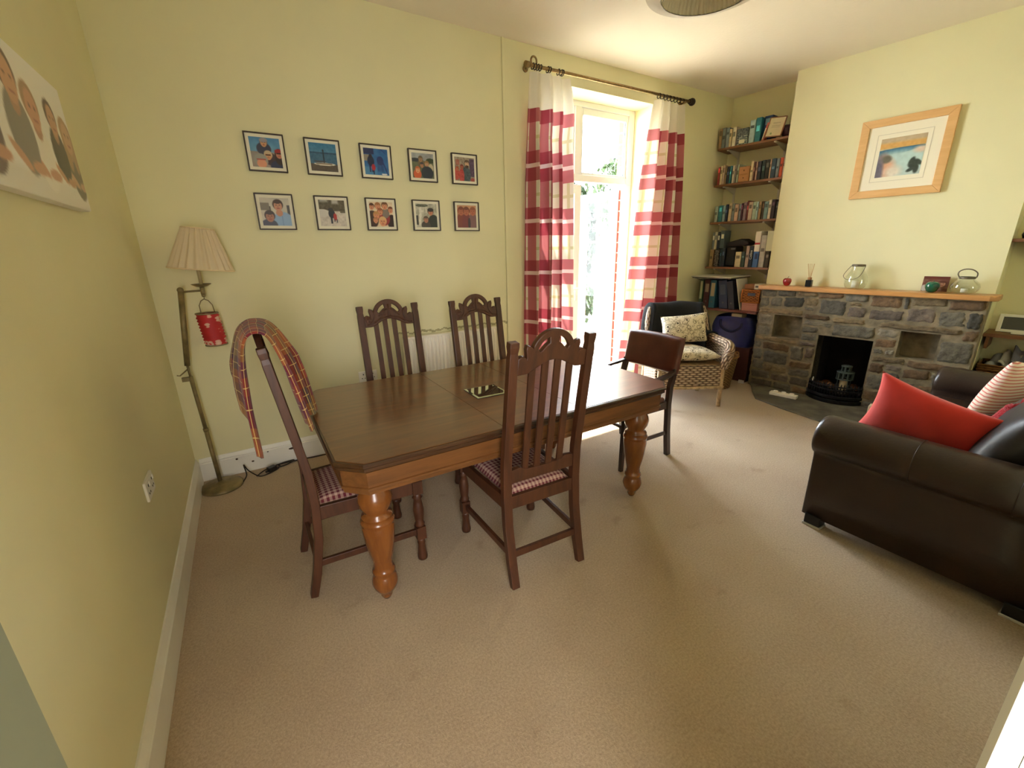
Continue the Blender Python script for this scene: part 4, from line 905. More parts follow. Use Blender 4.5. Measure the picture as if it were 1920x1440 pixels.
stones = [  # t0,t1,z0,z1,colour
 (.805, .955, 1.00, 1.07, GY), (.965, 1.14, 1.01, 1.07, GY), (1.15, 1.33, 1.025, 1.07, TN), (1.34, 1.55, 1.015, 1.07, BR), (1.56, 1.74, 1.0, 1.07, GY), (1.76, 1.985, .965, 1.07, BR), (1.995, 2.03, .96, 1.07, DG), (2.045, 2.27, 1.0, 1.07, TN), (2.28, 2.495, .985, 1.07, BR),
 (.805, .895, .895, .99, GY), (.905, 1.02, .90, 1.0, GY), (1.035, 1.225, .905, 1.012, DG), (1.235, 1.35, .93, 1.015, TN), (1.235, 1.32, .885, .92, GY), (1.365, 1.585, .86, 1.005, DG), (1.60, 1.745, .855, .955, MV), (1.60, 1.70, .965, .995, TN), (1.765, 2.01, .85, .95, MV), (2.03, 2.22, .86, .985, MV), (2.235, 2.40, .845, .975, GY), (2.41, 2.495, .84, .975, DG),
 (.80, 1.23, .825, .885, TN), (1.245, 1.47, .80, .85, BR), (1.485, 1.75, .79, .845, TN), (1.86, 2.40, .785, .838, TN), (2.41, 2.495, .74, .83, BR),
 (.805, .955, .70, .815, PL), (.805, .95, .585, .69, GY), (1.245, 1.50, .735, .79, PL), (1.245, 1.39, .665, .725, GY), (1.51, 1.84, .665, .78, GY), (1.855, 2.01, .70, .78, PL), (2.29, 2.495, .545, .73, PL),
 (.80, 1.22, .525, .57, TN), (1.245, 1.39, .58, .655, GY), (1.245, 1.39, .525, .57, MV), (1.855, 2.01, .605, .69, BR), (1.855, 1.93, .545, .595, PL), (1.94, 2.01, .545, .595, PL),
 (.805, .875, .44, .515, GY), (.89, 1.16, .43, .512, BR), (1.175, 1.30, .36, .512, GY), (1.31, 1.39, .40, .512, MV), (1.855, 2.10, .47, .53, TN), (2.11, 2.49, .46, .525, BR),
 (.805, .90, .31, .43, GY), (.91, 1.16, .28, .42, DG), (1.18, 1.385, .28, .35, BR), (1.855, 1.96, .36, .46, BR), (1.97, 2.09, .40, .46, MV), (2.10, 2.28, .36, .45, BR), (2.29, 2.49, .33, .45, GY), (1.97, 2.09, .33, .39, DG),
 (.805, .93, .20, .30, GY), (.94, 1.17, .19, .27, TN), (1.185, 1.385, .19, .27, GY), (1.855, 2.03, .20, .35, GY), (2.04, 2.20, .21, .32, MV), (2.21, 2.49, .2, .32, BR),
 (.81, 1.01, .10, .19, GY), (1.02, 1.20, .10, .18, MV), (1.21, 1.385, .09, .18, DG), (1.855, 2.05, .09, .19, BR), (2.06, 2.25, .09, .2, GY), (2.26, 2.49, .09, .19, TN),
 (.82, 1.05, .005, .09, GY), (1.06, 1.24, .005, .09, GY), (1.25, 1.385, .005, .08, BR), (1.855, 2.02, .005, .08, DG), (2.03, 2.24, .005, .08, GY), (2.25, 2.49, .005, .08, MV)]
rs = random.Random(11); sb = bmesh.new(); cl = sb.verts.layers.float_color.new('Col')
for (a0, a1, z0, z1, col) in stones:
    a0 += .003; a1 -= .003; z0 += .003; z1 -= .003
    n_, k_ = max(8, int((a1-a0)/.014)), max(6, int((z1-z0)/.014)); pr = .006+.014*rs.random(); s1_, s2_, s3_ = rs.random()*9, rs.random()*9, rs.random()*9
    kf = .70+.26*rs.random(); c = tuple(max(10, min(255, q*kf)) for q in col); c = (*lin(c), 1); V = []
    sk = [rs.uniform(-.006, .006) for _ in range(4)]
    for i in range(n_+1):
        row_ = []
        for j in range(k_+1):
            u_, v_ = i/n_*2-1, j/k_*2-1; e = max(0, (1-abs(u_)**14)*(1-abs(v_)**12))**.3
            wx = .004*math.sin(5*v_+s1_)+.002*math.sin(13*v_+s2_)+sk[0]*v_; wz = .003*math.sin(6*u_+s2_)+.002*math.sin(15*u_+s3_)+sk[1]*u_
            rc = .05*min(a1-a0, z1-z0)
            tx = (a0+a1)/2+u_*((a1-a0)/2-rc*max(0, abs(v_)-.6)**2*1.6)+wx*abs(u_); tz = (z0+z1)/2+v_*((z1-z0)/2-rc*max(0, abs(u_)-.6)**2*1.6)+wz*abs(v_)
            d = NS-.003+(pr+.003)*e+(.004*math.sin(7*u_+s3_)*math.cos(6*v_+s1_)+.003*math.sin(19*u_+s2_)*math.sin(17*v_+s3_)+rs.uniform(-.0024, .0024))*e
            vv = sb.verts.new((tx, -d, tz)); vv[cl] = c; row_.append(vv)
        V.append(row_)
    for i in range(n_):
        for j in range(k_):
            f = sb.faces.new((V[i][j], V[i+1][j], V[i+1][j+1], V[i][j+1])); f.smooth = True
# return face stones on the left cheek of the surround
for k in range(9):
    z0 = .01+k*.118; z1 = z0+.108; c = (*lin(rs.choice([GY, DG, PL, TN])), 1); V = []
    for i in range(6):
        row_ = []
        for j in range(6):
            u_, v_ = i/5*2-1, j/5*2-1; e = max(0, (1-abs(u_)**5)*(1-abs(v_)**5))**.4
            vv = sb.verts.new((TS0+.002-.018*e-.006*rs.random()*e, -(.375+u_*.088), (z0+z1)/2+v_*.054)); vv[cl] = c; row_.append(vv)
        V.append(row_)
    for i in range(5):
        for j in range(5):
            f = sb.faces.new((V[i][j], V[i][j+1], V[i+1][j+1], V[i+1][j])); f.smooth = True
me = bpy.data.meshes.new('stone_facing'); sb.to_mesh(me); sb.free(); me.materials.append(stone_mat()); so = bpy.data.objects.new('stone_facing', me); C.objects.link(so); so.parent = fp
# firebox lining
M_SOOT = mat('black_soot', (20, 18, 17), .9, var=.3, vs=10, bmp=.4, bs=30); b = MB()
fb(1.383, 1.40, .02, NS-.02, .0, .69); fb(1.845, 1.857, .02, NS-.02, 0, .69); fb(1.40, 1.845, .012, .03, 0, .69); fb(1.40, 1.845, .03, NS-.02, .66, .69); fb(1.40, 1.845, .03, NS-.02, .002, .03)
b.build('firebox', M_SOOT, fp)
# mantel
ms = thing('mantel_shelf', 'honey oak mantel shelf on top of the stone fireplace', 'shelf', F(0, 0, 1.075), FROT)
b = MB(); b.prism([(.775, -.2915), (.775, -.50), (2.50, -.505), (2.535, -.49), (2.55, -.46), (2.55, -.2915)], 0, .042); b.build('board', wood('honey_oak', (176, 122, 68), (204, 152, 92), (4, 30, 30), .4, .2), ms, bev=.006)
ZM = 1.117
# hearth slab
pts = [F(.80, .44), F(.86, .52), Vector((5.03, -1.045, 0)), Vector((4.84, -1.19, 0)), Vector((4.755, -1.50, 0)), Vector((4.69, -1.90, 0)), Vector((4.72, -2.35, 0)), F(2.42, .80), F(2.46, .44)]
b = MB(); b.prism([(p.x, p.y) for p in pts], .0, .018); hs = tag(b.build('hearth_slab', mat('grey_slate', (92, 88, 76), .8, var=.25, vs=6, bmp=.4, bs=25), bev=.005), 'low grey slate hearth slab on the carpet before the fireplace', 'hearth')
ZH = .018
# grate
gt = thing('fire_grate', 'black cast iron bow-fronted grate standing in the fireplace opening', 'grate', F(1.622, .44, ZH), FROT); M_IRON = mat('black_cast_iron', (24, 24, 25), .42, .5, bmp=.2, bs=60)
def bow(z, ext, xw=.235, n=17): return [(xw*(2*i/(n-1)-1), -ext*(1-(2*i/(n-1)-1)**2)**.8+.0, z) for i in range(n)]
for z, h, e in ((.02, .035, .15), (.065, .03, .135)): MB().sweep(bow(z, e), [(-.010, -h/2), (.010, -h/2), (.010, h/2), (-.010, h/2)], smooth=False).build('fret_band', M_IRON, gt, bev=.003)
MB().sweep(bow(.13, .12), [(-.006, -.006), (.006, -.006), (.006, .006), (-.006, .006)], smooth=False).build('top_bar', M_IRON, gt)
MB().sweep(bow(.165, .11), [(-.006, -.006), (.006, -.006), (.006, .006), (-.006, .006)], smooth=False).build('top_bar', M_IRON, gt)
for i in range(19):
    s = -1+2*(i+.5)/19; MB().tube([(.235*s, -.118*(1-s*s)**.8, .07), (.235*s, -.108*(1-s*s)**.8, .175), (.235*s, -.104*(1-s*s)**.8, .195)], [.006, .006, .003], 6).build('upright', M_IRON, gt)
b = MB(); b.lathe([(.006, 0), (.011, .012), (.005, .022), (.01, .034), (.004, .046), (.001, .052)], 10, (-.185, -.05, .165)); b.build('knob', mat('chrome', (210, 210, 205), .15, 1), gt)
b = MB(); b.prism([(x, y) for x, y, z in bow(0, .10)]+[(.20, .30), (-.20, .30)], .085, .10); b.build('grate_floor', M_IRON, gt)
rc = random.Random(3)
for k, (x, y) in enumerate([(-.15, .08), (-.09, .13), (-.13, .18), (-.05, .06), (.14, .12), (.10, .2)]):
    b = MB(); b.ball((0, 0, .0255), .034, 8, sz=.7, sx=1.3); o = b.build('fire_log', wood('split_log', (92, 58, 32), (124, 80, 44), (8, 30, 30), .8, 0), None, loc=F(1.622+x, .44-y, ZH+.10), rot=(0, 0, rc.random()*6))
    tag(o, ['brown log end at the left front of the grate', 'brown log lump in the left middle of the grate', 'brown log lump at the left back of the grate', 'brown log lump near the middle front of the grate', 'brown log lump in the right of the grate', 'brown log lump at the right back of the grate'][k], 'log', 'logs in the grate')
# tiered lantern in the firebox
t = thing('candle_lantern', 'grey-green tiered metal lantern over a cream candle in the firebox', 'lantern', F(1.665, .36, ZH+.10), FROT); M_VER = mat('verdigris_metal', (78, 90, 84), .6, .3)
b = MB(); b.lathe([(.035, 0), (.038, .01), (.036, .10), (.03, .105), (1e-6, .104)], 20); b.build('candle', mat('cream_wax', (178, 158, 122), .5), t)
b = MB()
for z0, z1, r, n_ in ((.115, .185, .068, 11), (.19, .245, .040, 7)):
    for i in range(n_): a = 2*PI*i/n_; b.box(-.007, .007, -.003, .003, z0, z1, M=Matrix.Rotation(a, 4, 'Z') @ Matrix.Translation((0, -r, 0)))
    for z in (z0, z1): b.lathe([(r-.006, z-.005), (r+.005, z-.005), (r+.005, z+.005), (r-.006, z+.005), (r-.006, z-.005)], 22, cap=False)
b.lathe([(.036, .185), (.066, .18), (.066, .186), (.036, .191)], 22, cap=False); b.lathe([(1e-6, .25), (.038, .243), (.038, .248), (1e-6, .256)], 22, cap=False)
for i in range(4): a = PI/4+PI/2*i; b.tube([(.058*math.cos(a), .058*math.sin(a), 0), (.062*math.cos(a), .062*math.sin(a), .115)], .004, 6)
b.build('tiered_cage', M_VER, t)
# tealight tray
tp = F(1.225, .535, ZH); t = thing('tealight_tray', 'white three-tealight tray lying on the hearth left of the grate', 'candle holder', (5.105, -1.33, ZH), R(-80)); M_WC = mat('white_ceramic', (226, 220, 206), .3)
MB().box(-.125, .125, -.035, .035, 0, .032).build('tray', M_WC, t, bev=.004)
for x in (-.075, 0, .075): MB().lathe([(.021, .032), (.022, .046), (.018, .046), (.017, .041), (1e-6, .041)], 16, (x, 0, 0)).build('tealight', mat('white_wax', (235, 230, 218), .4), t)
t = MB().box(-.045, .045, -.04, .04, 0, .13).build('candle_block', mat('ivory_wax', (222, 212, 184), .5), None, loc=(5.10, -2.10, ZH), rot=(0, 0, R(10)), bev=.006); tag(t, 'ivory candle block on the hearth just right of the grate', 'candle')

# ------------------------------------------------------------------ mantel ornaments
t = thing('apple_ornament', 'small red apple at the left end of the mantel', 'apple', F(1.012, .40, ZM), FROT)
MB().lathe([(1e-4, .006), (.014, .001), (.026, .008), (.036, .028), (.040, .048), (.037, .066), (.026, .077), (.012, .077), (.004, .071), (1e-4, .068)], 26).build('fruit', mat('red_apple_skin', (158, 34, 36), .25, var=.2, vs=20, coat=.4), t)
MB().tube([(0, 0, .069), (.003, 0, .084), (.010, 0, .098)], [.0025, .002, .0025], 6).build('stalk', mat('apple_stalk', (110, 80, 45), .7), t)
t = thing('reed_diffuser', 'reed diffuser in a black square bottle on the mantel', 'diffuser', F(1.215, .40, ZM), FROT)
MB().box(-.026, .026, -.026, .026, 0, .068).build('bottle', mat('dark_navy_glass', (22, 24, 34), .12, coat=.5), t, bev=.005)
MB().lathe([(.018, .068), (.018, .092), (.012, .094), (1e-6, .094)], 18).build('collar', mat('wooden_collar', (176, 130, 84), .5), t)
for dx, dy, tx, ty in ((-.004, .002, -.038, .0), (.002, 0, -.018, .01), (.004, .003, .002, -.01), (0, -.004, .014, .012), (-.002, -.002, -.026, -.012), (.005, -.002, .022, -.004)): MB().tube([(dx, dy, .06), (tx, ty, .225)], .0018, 6).build('reed', mat('reed_stick', (196, 164, 116), .7), t)
def jar(label, t_, prof, th, extra):
    t = thing('glass_candle_jar', label, 'jar', F(t_, .40, ZM), FROT, 'glass jars on the mantel'); b = MB(); inn = [(max(r-th, 1e-4), z+(th if i == 0 else 0)) for i, (r, z) in enumerate(prof)]
    b.lathe([(1e-4, prof[0][1])]+prof, 32, cap=False); b.build('jar', M_JAR, t); extra(t); return t
M_WIRE = mat('grey_wire', (110, 100, 84), .45, .7)
def ex1(t):
    b = MB(); b.lathe([(.049, .205), (.052, .207), (.052, .222), (.047, .224), (1e-4, .224)], 28, cap=False); b.build('lid_rim', M_WIRE, t)
    b = MB(); b.tube(cat([(-.054, 0, .212), (-.075, -.03, .17), (-.088, -.06, .12), (-.05, -.088, .09), (.02, -.092, .10), (.05, -.07, .14), (.054, 0, .212)], 6), .0024, 6); b.build('wire_handle', M_WIRE, t)
    MB().lathe([(.028, .012), (.028, .075), (1e-4, .073)], 18).build('candle', mat('white_candle', (235, 232, 220), .5), t)
jar('tall round glass candle jar with wire handle, middle of the mantel', 1.598, [(.05, .0), (.072, .012), (.086, .04), (.090, .075), (.084, .11), (.07, .14), (.055, .165), (.048, .185), (.049, .215)], .003, ex1)
def ex2(t):
    b = MB(); b.lathe([(.045, .118), (.049, .12), (.049, .135), (.043, .136)], 28, cap=False); b.build('wire_collar', M_WIRE, t)
    b = MB(); b.tube(cat([(-.047, 0, .128), (-.06, -.004, .155), (-.052, -.008, .18), (-.02, -.01, .195), (.02, -.008, .19), (.05, -.004, .165), (.05, 0, .13)], 6), .0042, 8, up=(0, 1, 0)); b.build('handle', M_WIRE, t)
    MB().lathe([(.022, .012), (.022, .04), (1e-4, .039)], 18).build('candle', mat('white_candle', (235, 232, 220), .5), t)
jar('squat round glass jar with arched metal handle at the right end of the mantel', 2.335, [(.045, .0), (.068, .012), (.085, .035), (.090, .055), (.082, .08), (.065, .10), (.048, .114), (.045, .13)], .003, ex2)
t = thing('photo_card', 'small brown landscape photo leaning on the wall above the mantel', 'photo', F(2.142, .31, ZM), FROT)
g, u, v = canvas_img(40, 28); g[:] = (118, 78, 66); noise(g, 26, 8, 31); rec(g, u, v, -1, 2, .82, 2, (100, 46, 40)); face(g, u, v, .3, .45, .16, (200, 160, 140), (120, 80, 60)); face(g, u, v, .75, .5, .17, (190, 140, 110), (90, 50, 40)); ell(g, u, v, .1, .2, .14, .22, (200, 190, 180))
MT = Matrix.Rotation(R(-8), 4, 'X')
o = MB().box(-.083, .083, -.012, -.009, 0, .125).build('card', mat('photo_card_back', (120, 90, 76), .6), t); o.rotation_euler = (R(-7), 0, 0); o.location = (0, -.012, .002)
o = print_mesh('print', g, -.081, .081, .002, .123, -.0128, t); o.rotation_euler = (R(-7), 0, 0); o.location = (0, -.012, .002)
t = thing('green_ornament', 'shiny dark green apple-shaped ornament in front of the small photo', 'ornament', F(2.14, .41, ZM), FROT)
MB().lathe([(1e-4, .004), (.018, .0), (.032, .01), (.046, .036), (.049, .056), (.043, .076), (.028, .089), (.01, .089), (1e-4, .082)], 26).build('body', mat('green_glaze', (20, 84, 62), .12, var=.2, vs=30, coat=.6), t)
MB().tube([(0, 0, .082), (.004, 0, .098)], .003, 6).build('stalk', mat('green_stalk', (30, 70, 40), .5), t)

# ------------------------------------------------------------------ alcove shelves and books
M_SH = wood('brown_shelf_wood', (104, 66, 40), (134, 90, 58), (4, 30, 30), .5, .1)
SZ = {1: 2.585, 2: 2.205, 3: 1.800, 4: 1.292}
ordn = {1: 'top', 2: 'second', 3: 'third', 4: 'fourth'}
M_BRK = mat('white_bracket_metal', (214, 208, 194), .4)
for k, z in SZ.items():
    t = thing('wall_shelf', 'brown wooden alcove shelf, %s from the top, on white brackets' % ordn[k] if k > 1 else 'topmost brown wooden alcove shelf, on white brackets', 'shelf', F(0, 0, z-.022), FROT, 'alcove bookshelves')
    MB().prism([(-.03, -.29) if 0 else (.030, -.29), (.762, -.29), (.762, -.0), (.0025, 0)], 0, .022).build('board', M_SH, t, bev=.002)
    for x in (.135, .63):
        b = MB(); b.box(x-.011, x+.011, -.265, -.002, -.012, -.0005)
        b.prism([(0, -.012), (-.255, -.012), (-.262, -.004), (0, -.075)], -.003, .003, M=Matrix.Translation((x, 0, 0)) @ Matrix(((0, 0, 1, 0), (1, 0, 0, 0), (0, 1, 0, 0), (0, 0, 0, 1)))); b.build('bracket', M_BRK, t)
b = MB()
for x in (.135, .63): b.box(x-.012, x+.012, -.006, -.0005, 1.15, 2.62, M=FM)
struct(b.build('trim_3', M_BRK))
COL = {'tan': ((150, 124, 88), 'tan'), 'slategrey': ((122, 130, 126), 'slate grey'), 'greyblue': ((128, 140, 146), 'grey-blue'), 'cream': ((208, 192, 156), 'cream'), 'white': ((214, 206, 186), 'off-white'), 'whiteblue': ((172, 196, 196), 'white and pale blue'),
       'teal': ((52, 124, 136), 'teal'), 'red': ((132, 36, 40), 'dark red'), 'pinkw': ((192, 168, 148), 'pinkish white'), 'navy': ((34, 44, 62), 'navy'), 'brown': ((112, 74, 66), 'brown'), 'pink': ((170, 136, 122), 'dusky pink'), 'darknavy': ((36, 40, 52), 'blackish navy'),
       'darkgreen': ((34, 50, 50), 'dark green'), 'dark': ((46, 44, 40), 'charcoal'), 'slate': ((46, 66, 80), 'slate blue'), 'orange': ((198, 86, 56), 'orange'), 'grey': ((142, 138, 128), 'grey'), 'ggrey': ((150, 160, 146), 'greenish grey'), 'ltblue': ((150, 178, 184), 'light blue'),
       'pinkcream': ((204, 172, 146), 'peach'), 'plum': ((70, 30, 52), 'plum'), 'mauvegrey': ((142, 118, 124), 'mauve'), 'dkred': ((104, 36, 40), 'maroon'), 'ltgreen': ((166, 180, 158), 'pale green'), 'darkbrown': ((58, 42, 28), 'dark brown'), 'tealgrey': ((118, 148, 146), 'grey-teal'), 'dkplum': ((44, 28, 38), 'blackish plum'),
       'darkteal': ((28, 52, 64), 'dark teal'), 'dkgreen': ((54, 72, 68), 'bottle green'), 'pinkgrey': ((172, 150, 140), 'pinkish grey'), 'ltgrey': ((176, 170, 166), 'light grey'), 'dkgrey': ((72, 66, 60), 'dark grey')}
BK = {1: [(.026, .033, .21, 'tan'), (.064, .040, .212, 'slategrey'), (.106, .038, .205, 'greyblue'), (.142, .028, .185, 'cream'), (.186, .038, .195, 'white'), (.372, .058, .225, 'whiteblue'), (.434, .056, .235, 'teal')],
      2: [(.057, .024, .192, 'red'), (.086, .027, .20, 'cream'), (.113, .020, .205, 'pinkw'), (.136, .019, .187, 'tan'), (.165, .031, .181, 'navy'), (.194, .019, .186, 'teal'), (.222, .025, .185, 'white'), (.2465, .018, .184, 'grey'), (.2715, .024, .19, 'ltgreen'), (.426, .030, .2, 'cream'), (.4515, .015, .188, 'brown'), (.473, .020, .187, 'pink'), (.504, .036, .187, 'darknavy'), (.544, .036, .192, 'darkgreen'), (.587, .041, .189, 'dark'), (.6155, .013, .19, 'pinkcream'), (.646, .043, .191, 'slate'), (.686, .029, .187, 'greyblue'), (.7195, .031, .189, 'orange'), (.745, .012, .184, 'ltgrey')],
      3: [(.078, .038, .176, 'ggrey'), (.124, .046, .181, 'teal'), (.168, .034, .175, 'ltblue'), (.2, .025, .187, 'navy'), (.235, .036, .198, 'cream'), (.273, .030, .191, 'slategrey'), (.312, .040, .178, 'pinkcream'), (.350, .027, .18, 'greyblue'), (.3755, .020, .185, 'plum'), (.4055, .034, .192, 'mauvegrey'), (.435, .019, .205, 'dkred'), (.467, .042, .19, 'pinkw'), (.510, .037, .188, 'ltgreen'), (.5395, .018, .186, 'whiteblue'), (.5665, .028, .184, 'tan'), (.600, .020, .186, 'darkbrown'), (.631, .038, .18, 'tealgrey'), (.6665, .030, .193, 'white'), (.7035, .039, .193, 'dkplum'), (.739, .025, .17, 'dark')],
      4: [(.188, .025, .205, 'darkteal'), (.221, .036, .212, 'navy'), (.401, .066, .17, 'cream'), (.4575, .036, .171, 'dkgreen'), (.5, .037, .232, 'pinkgrey'), (.6595, .057, .34, 'ltgrey'), (.718, .040, .174, 'dkgrey')]}
rb = random.Random(5)
def book(k, tt, wd, h, cname, label, name='book', n1=None, d=None, band=True, group=None):
    n1 = n1 or .262-.012*rb.random(); d = d or .14+.03*rb.random()
    t = thing(name, label, 'book', F(tt, n1, SZ[k]), FROT, group or 'books on the %s alcove shelf' % ordn[k]); c = COL[cname][0]
    b = MB(); x = wd/2-.0006; r_ = min(.006, x*.5)
    prof = [(-x, d), (-x, .004), (-x+r_, 0), (x-r_, 0), (x, .004), (x, d), (x-.0022, d), (x-.0022, .006), (-x+.0022, .006), (-x+.0022, d)]
    b.prism(prof, 0, h); cv = b.build('cover', mat('book_cloth_'+cname, c, .55, var=.06, vs=30), t)
    MB().box(-x+.0024, x-.0024, .007, d-.005, .004, h-.004).build('pages', mat('book_paper', (214, 202, 172), .8), t)
    if band:
        lum = sum(c)/3; bc = tuple(max(0, min(255, q*(1.7 if lum < 110 else .55)+(25 if lum < 110 else 0))) for q in c); z0 = h*rb.uniform(.45, .7)
        b = MB(); b.box(-x*.62, x*.62, -.0012, .001, z0, z0+h*rb.uniform(.1, .25))
        b.build('spine_panel', mat('spine_%d_%d_%d' % tuple(int(q) for q in bc), bc, .5), cv)
    return t
for k, L in BK.items():
    for i, (tt, wd, h, cn) in enumerate(L):
        nm = COL[cn][1]; pv = COL[L[i-1][3]][1] if i else None; nx = COL[L[i+1][3]][1] if i < len(L)-1 else None
        if pv and nx: lb = '%s book between the %s and %s books, %s alcove shelf' % (nm, pv, nx, ordn[k])
        elif nx: lb = '%s book at the left end of the %s alcove shelf' % (nm, ordn[k])
        else: lb = '%s book at the right end of the %s alcove shelf' % (nm, ordn[k])
        book(k, tt, wd, h, cn, lb)
# patterned box files on the top shelf
t = thing('patterned_box', 'blue and white patterned storage box on the top alcove shelf', 'box', F(.275, .255, SZ[1]), FROT)
def patt(name, c1, c2, sx, sz):
    m, nt, b = base_mat(name); tc = N(nt, 'ShaderNodeTexCoord'); mp = N(nt, 'ShaderNodeMapping'); mp.inputs['Scale'].default_value = (sx, sx, sz); nt.links.new(tc.outputs['Object'], mp.inputs[0]); n = N(nt, 'ShaderNodeTexNoise'); n.inputs['Scale'].default_value = 1; n.inputs['Detail'].default_value = 4; nt.links.new(mp.outputs[0], n.inputs[0])
    r = ramp(nt, [(.42, rgba(c1)), (.5, rgba(c2)), (.62, rgba(tuple((a+b_)/2 for a, b_ in zip(c1, c2))))], 'CONSTANT'); nt.links.new(n.outputs[0], r.inputs[0]); nt.links.new(r.outputs[0], b.inputs['Base Color']); b.inputs['Roughness'].default_value = .6; return m
MPB = patt('blue_white_print', (62, 76, 88), (176, 184, 176), 60, 60)
MB().box(-.058, .058, 0, .16, 0, .10).build('box', MPB, t, bev=.003); MB().box(-.06, .06, -.002, .162, .10, .165).build('lid', patt('dark_floral_print', (58, 66, 76), (130, 138, 134), 70, 90), t, bev=.003)
MB().box(-.03, .03, -.0025, 0, .02, .055).build('label_holder', M_MOUNT, t)
for tt, c1, c2 in ((.372, (92, 178, 196), (214, 206, 190)), ):
    pass
# stripes on the two tall volumes of the top shelf
t = thing('blue_box_file', 'dark blue box file behind the teal book on the top alcove shelf', 'box', F(.508, .20, SZ[1]), FROT); MB().box(-.042, .042, 0, .13, 0, .245).build('case', mat('dark_blue_board', (26, 56, 104), .5), t, bev=.003); MB().box(-.03, .03, -.001, .001, .16, .22).build('label_strip', mat('pale_blue_label', (120, 160, 180), .6), t)
t = thing('leaning_book', 'red and white book leaning between the teal book and the certificate', 'book', F(.498, .262, SZ[1]), FROT); o = MB().box(-.012, .012, 0, .05, 0, .17).build('cover', mat('salmon_cover', (188, 92, 78), .5), t, rot=(0, R(14), 0)); o = MB().box(-.0125, -.004, -.001, .03, .01, .12).build('white_panel', M_MOUNT, t, rot=(0, R(14), 0))
t = thing('framed_certificate', 'wood framed certificate leaning on the top alcove shelf', 'picture', F(.615, .255, SZ[1]+.108), FROT); t.rotation_euler = (R(-14), R(6), FROT)
g, u, v = canvas_img(24, 24); g[:] = (206, 194, 160); noise(g, 5, 6, 40); rec(g, u, v, .25, .75, .70, .74, (150, 140, 120)); rec(g, u, v, .2, .8, .55, .57, (165, 155, 130)); rec(g, u, v, .2, .8, .46, .48, (165, 155, 130)); ell(g, u, v, .3, .12, .08, .06, (120, 140, 100))
picture_frame(t, .165, .195, .014, .010, wood('brown_frame', (120, 80, 50), (146, 100, 66)), M_MOUNT, g, (-.07, .07, -.084, .084))
t = thing('glass_vase', 'pale glass vase at the back right of the top alcove shelf', 'vase', F(.70, .06, SZ[1]), FROT); MB().lathe([(1e-4, 0), (.034, .0), (.04, .02), (.04, .28), (.043, .29)], 20, cap=False).build('vase', M_JAR, t)
t = thing('dark_bowl', 'dark purple bowl at the right end of the top alcove shelf', 'bowl', F(.703, .20, SZ[1]), FROT); MB().lathe([(1e-4, 0), (.026, .0), (.044, .03), (.053, .07), (.050, .10), (.038, .115), (.036, .112), (.046, .09), (.02, .02), (1e-4, .02)], 24, cap=False).build('bowl', mat('dark_purple_glaze', (52, 32, 42), .35, var=.3, vs=25), t)
# orange drawer box on the second shelf
t = thing('wooden_drawer_box', 'small tan wooden two-drawer box on the second alcove shelf', 'box', F(.348, .262, SZ[2]), FROT); MW = wood('tan_box_wood', (168, 116, 66), (186, 134, 82), (6, 20, 20), .5)
MB().box(-.058, .058, 0, .15, 0, .158).build('case', MW, t, bev=.003)
for z in (.006, .082):
    d_ = MB().box(-.052, .052, -.004, .01, z, z+.07).build('drawer', MW, t, bev=.002); b = MB(); b.ball((0, -.008, z+.036), .006, 8); b.build('knob', mat('dark_knob', (90, 58, 34), .4), d_)
# row of small books behind the drawer box
# fourth shelf extras
book(4, .078, .042, .20, 'tan', 'small tan patterned book at the far left of the fourth alcove shelf', band=True)
t = thing('patterned_file', 'dark patterned file box at the left of the fourth alcove shelf', 'box', F(.142, .258, SZ[4]), FROT); MB().box(-.028, .028, 0, .17, 0, .196).build('case', patt('dark_speckle_print', (44, 40, 44), (118, 108, 100), 60, 60), t, bev=.003)
for i, (tt, wd, cn, nm) in enumerate([(.030, .02, 'slate', 'slate'), (.062, .04, 'cream', 'cream'), (.103, .036, 'darkteal', 'dark'), (.150, .05, 'slategrey', 'grey')]):
    pass
t0 = .0
for i, (x, wd, h, c, lab) in enumerate([(.078, .026, .195, (112, 118, 116), 'grey'), (.108, .030, .2, (188, 180, 152), 'cream'), (.142, .030, .2, (34, 42, 58), 'navy'), (.186, .050, .198, (78, 92, 98), 'slate blue')]):
    zz = SZ[4]+(.1965 if x < .165 else .2125)
    z_ = {0: .2005, 1: .2005, 2: .1965, 3: .2125}[i]
    t = thing('upright_binder', 'thin %s binder standing on the books at the left of the fourth alcove shelf' % lab, 'binder', F(x, .25, SZ[4]+z_), FROT, 'binders on top of the books'); MB().box(-wd/2, wd/2, 0, .14, 0, h).build('cover', mat('binder_'+lab.replace(' ', '_'), c, .5), t, bev=.003); MB().box(-wd*.3, wd*.3, -.001, .001, h*.55, h*.8).build('spine_panel', M_MOUNT if lab != 'cream' else mat('binder_grey', (112, 118, 116), .5), t)
t = thing('black_case', 'large black case with folded flap on the fourth alcove shelf', 'case', F(.305, .25, SZ[4]), FROT); M_BCK = mat('black_nylon', (20, 21, 23), .6, bmp=.1, bs=200)
MB().box(-.06, .055, 0, .2, 0, .235).build('body', M_BCK, t, bev=.02); b = MB(); b.prism([(-.065, .232), (.135, .235), (.185, .255), (.18, .275), (.10, .315), (.0, .29), (-.062, .275)], -.2, -.01, M=Matrix.Rotation(R(90), 4, 'X')); b.build('flap', M_BCK, t, bev=.012)
MB().box(-.0, .05, -.004, .002, .195, .212).build('buckle', mat('grey_plastic', (96, 98, 100), .4), t)
t = book(4, .5425, .040, .23, 'navy', 'navy dictionary with white lettering, left of the big blue and white book', name='dictionary', band=False)
cu = bpy.data.curves.new('txt', 'FONT'); cu.body = 'Collins'; cu.size = .036; cu.extrude = .0004; cu.align_x = 'LEFT'; cu.align_y = 'CENTER'
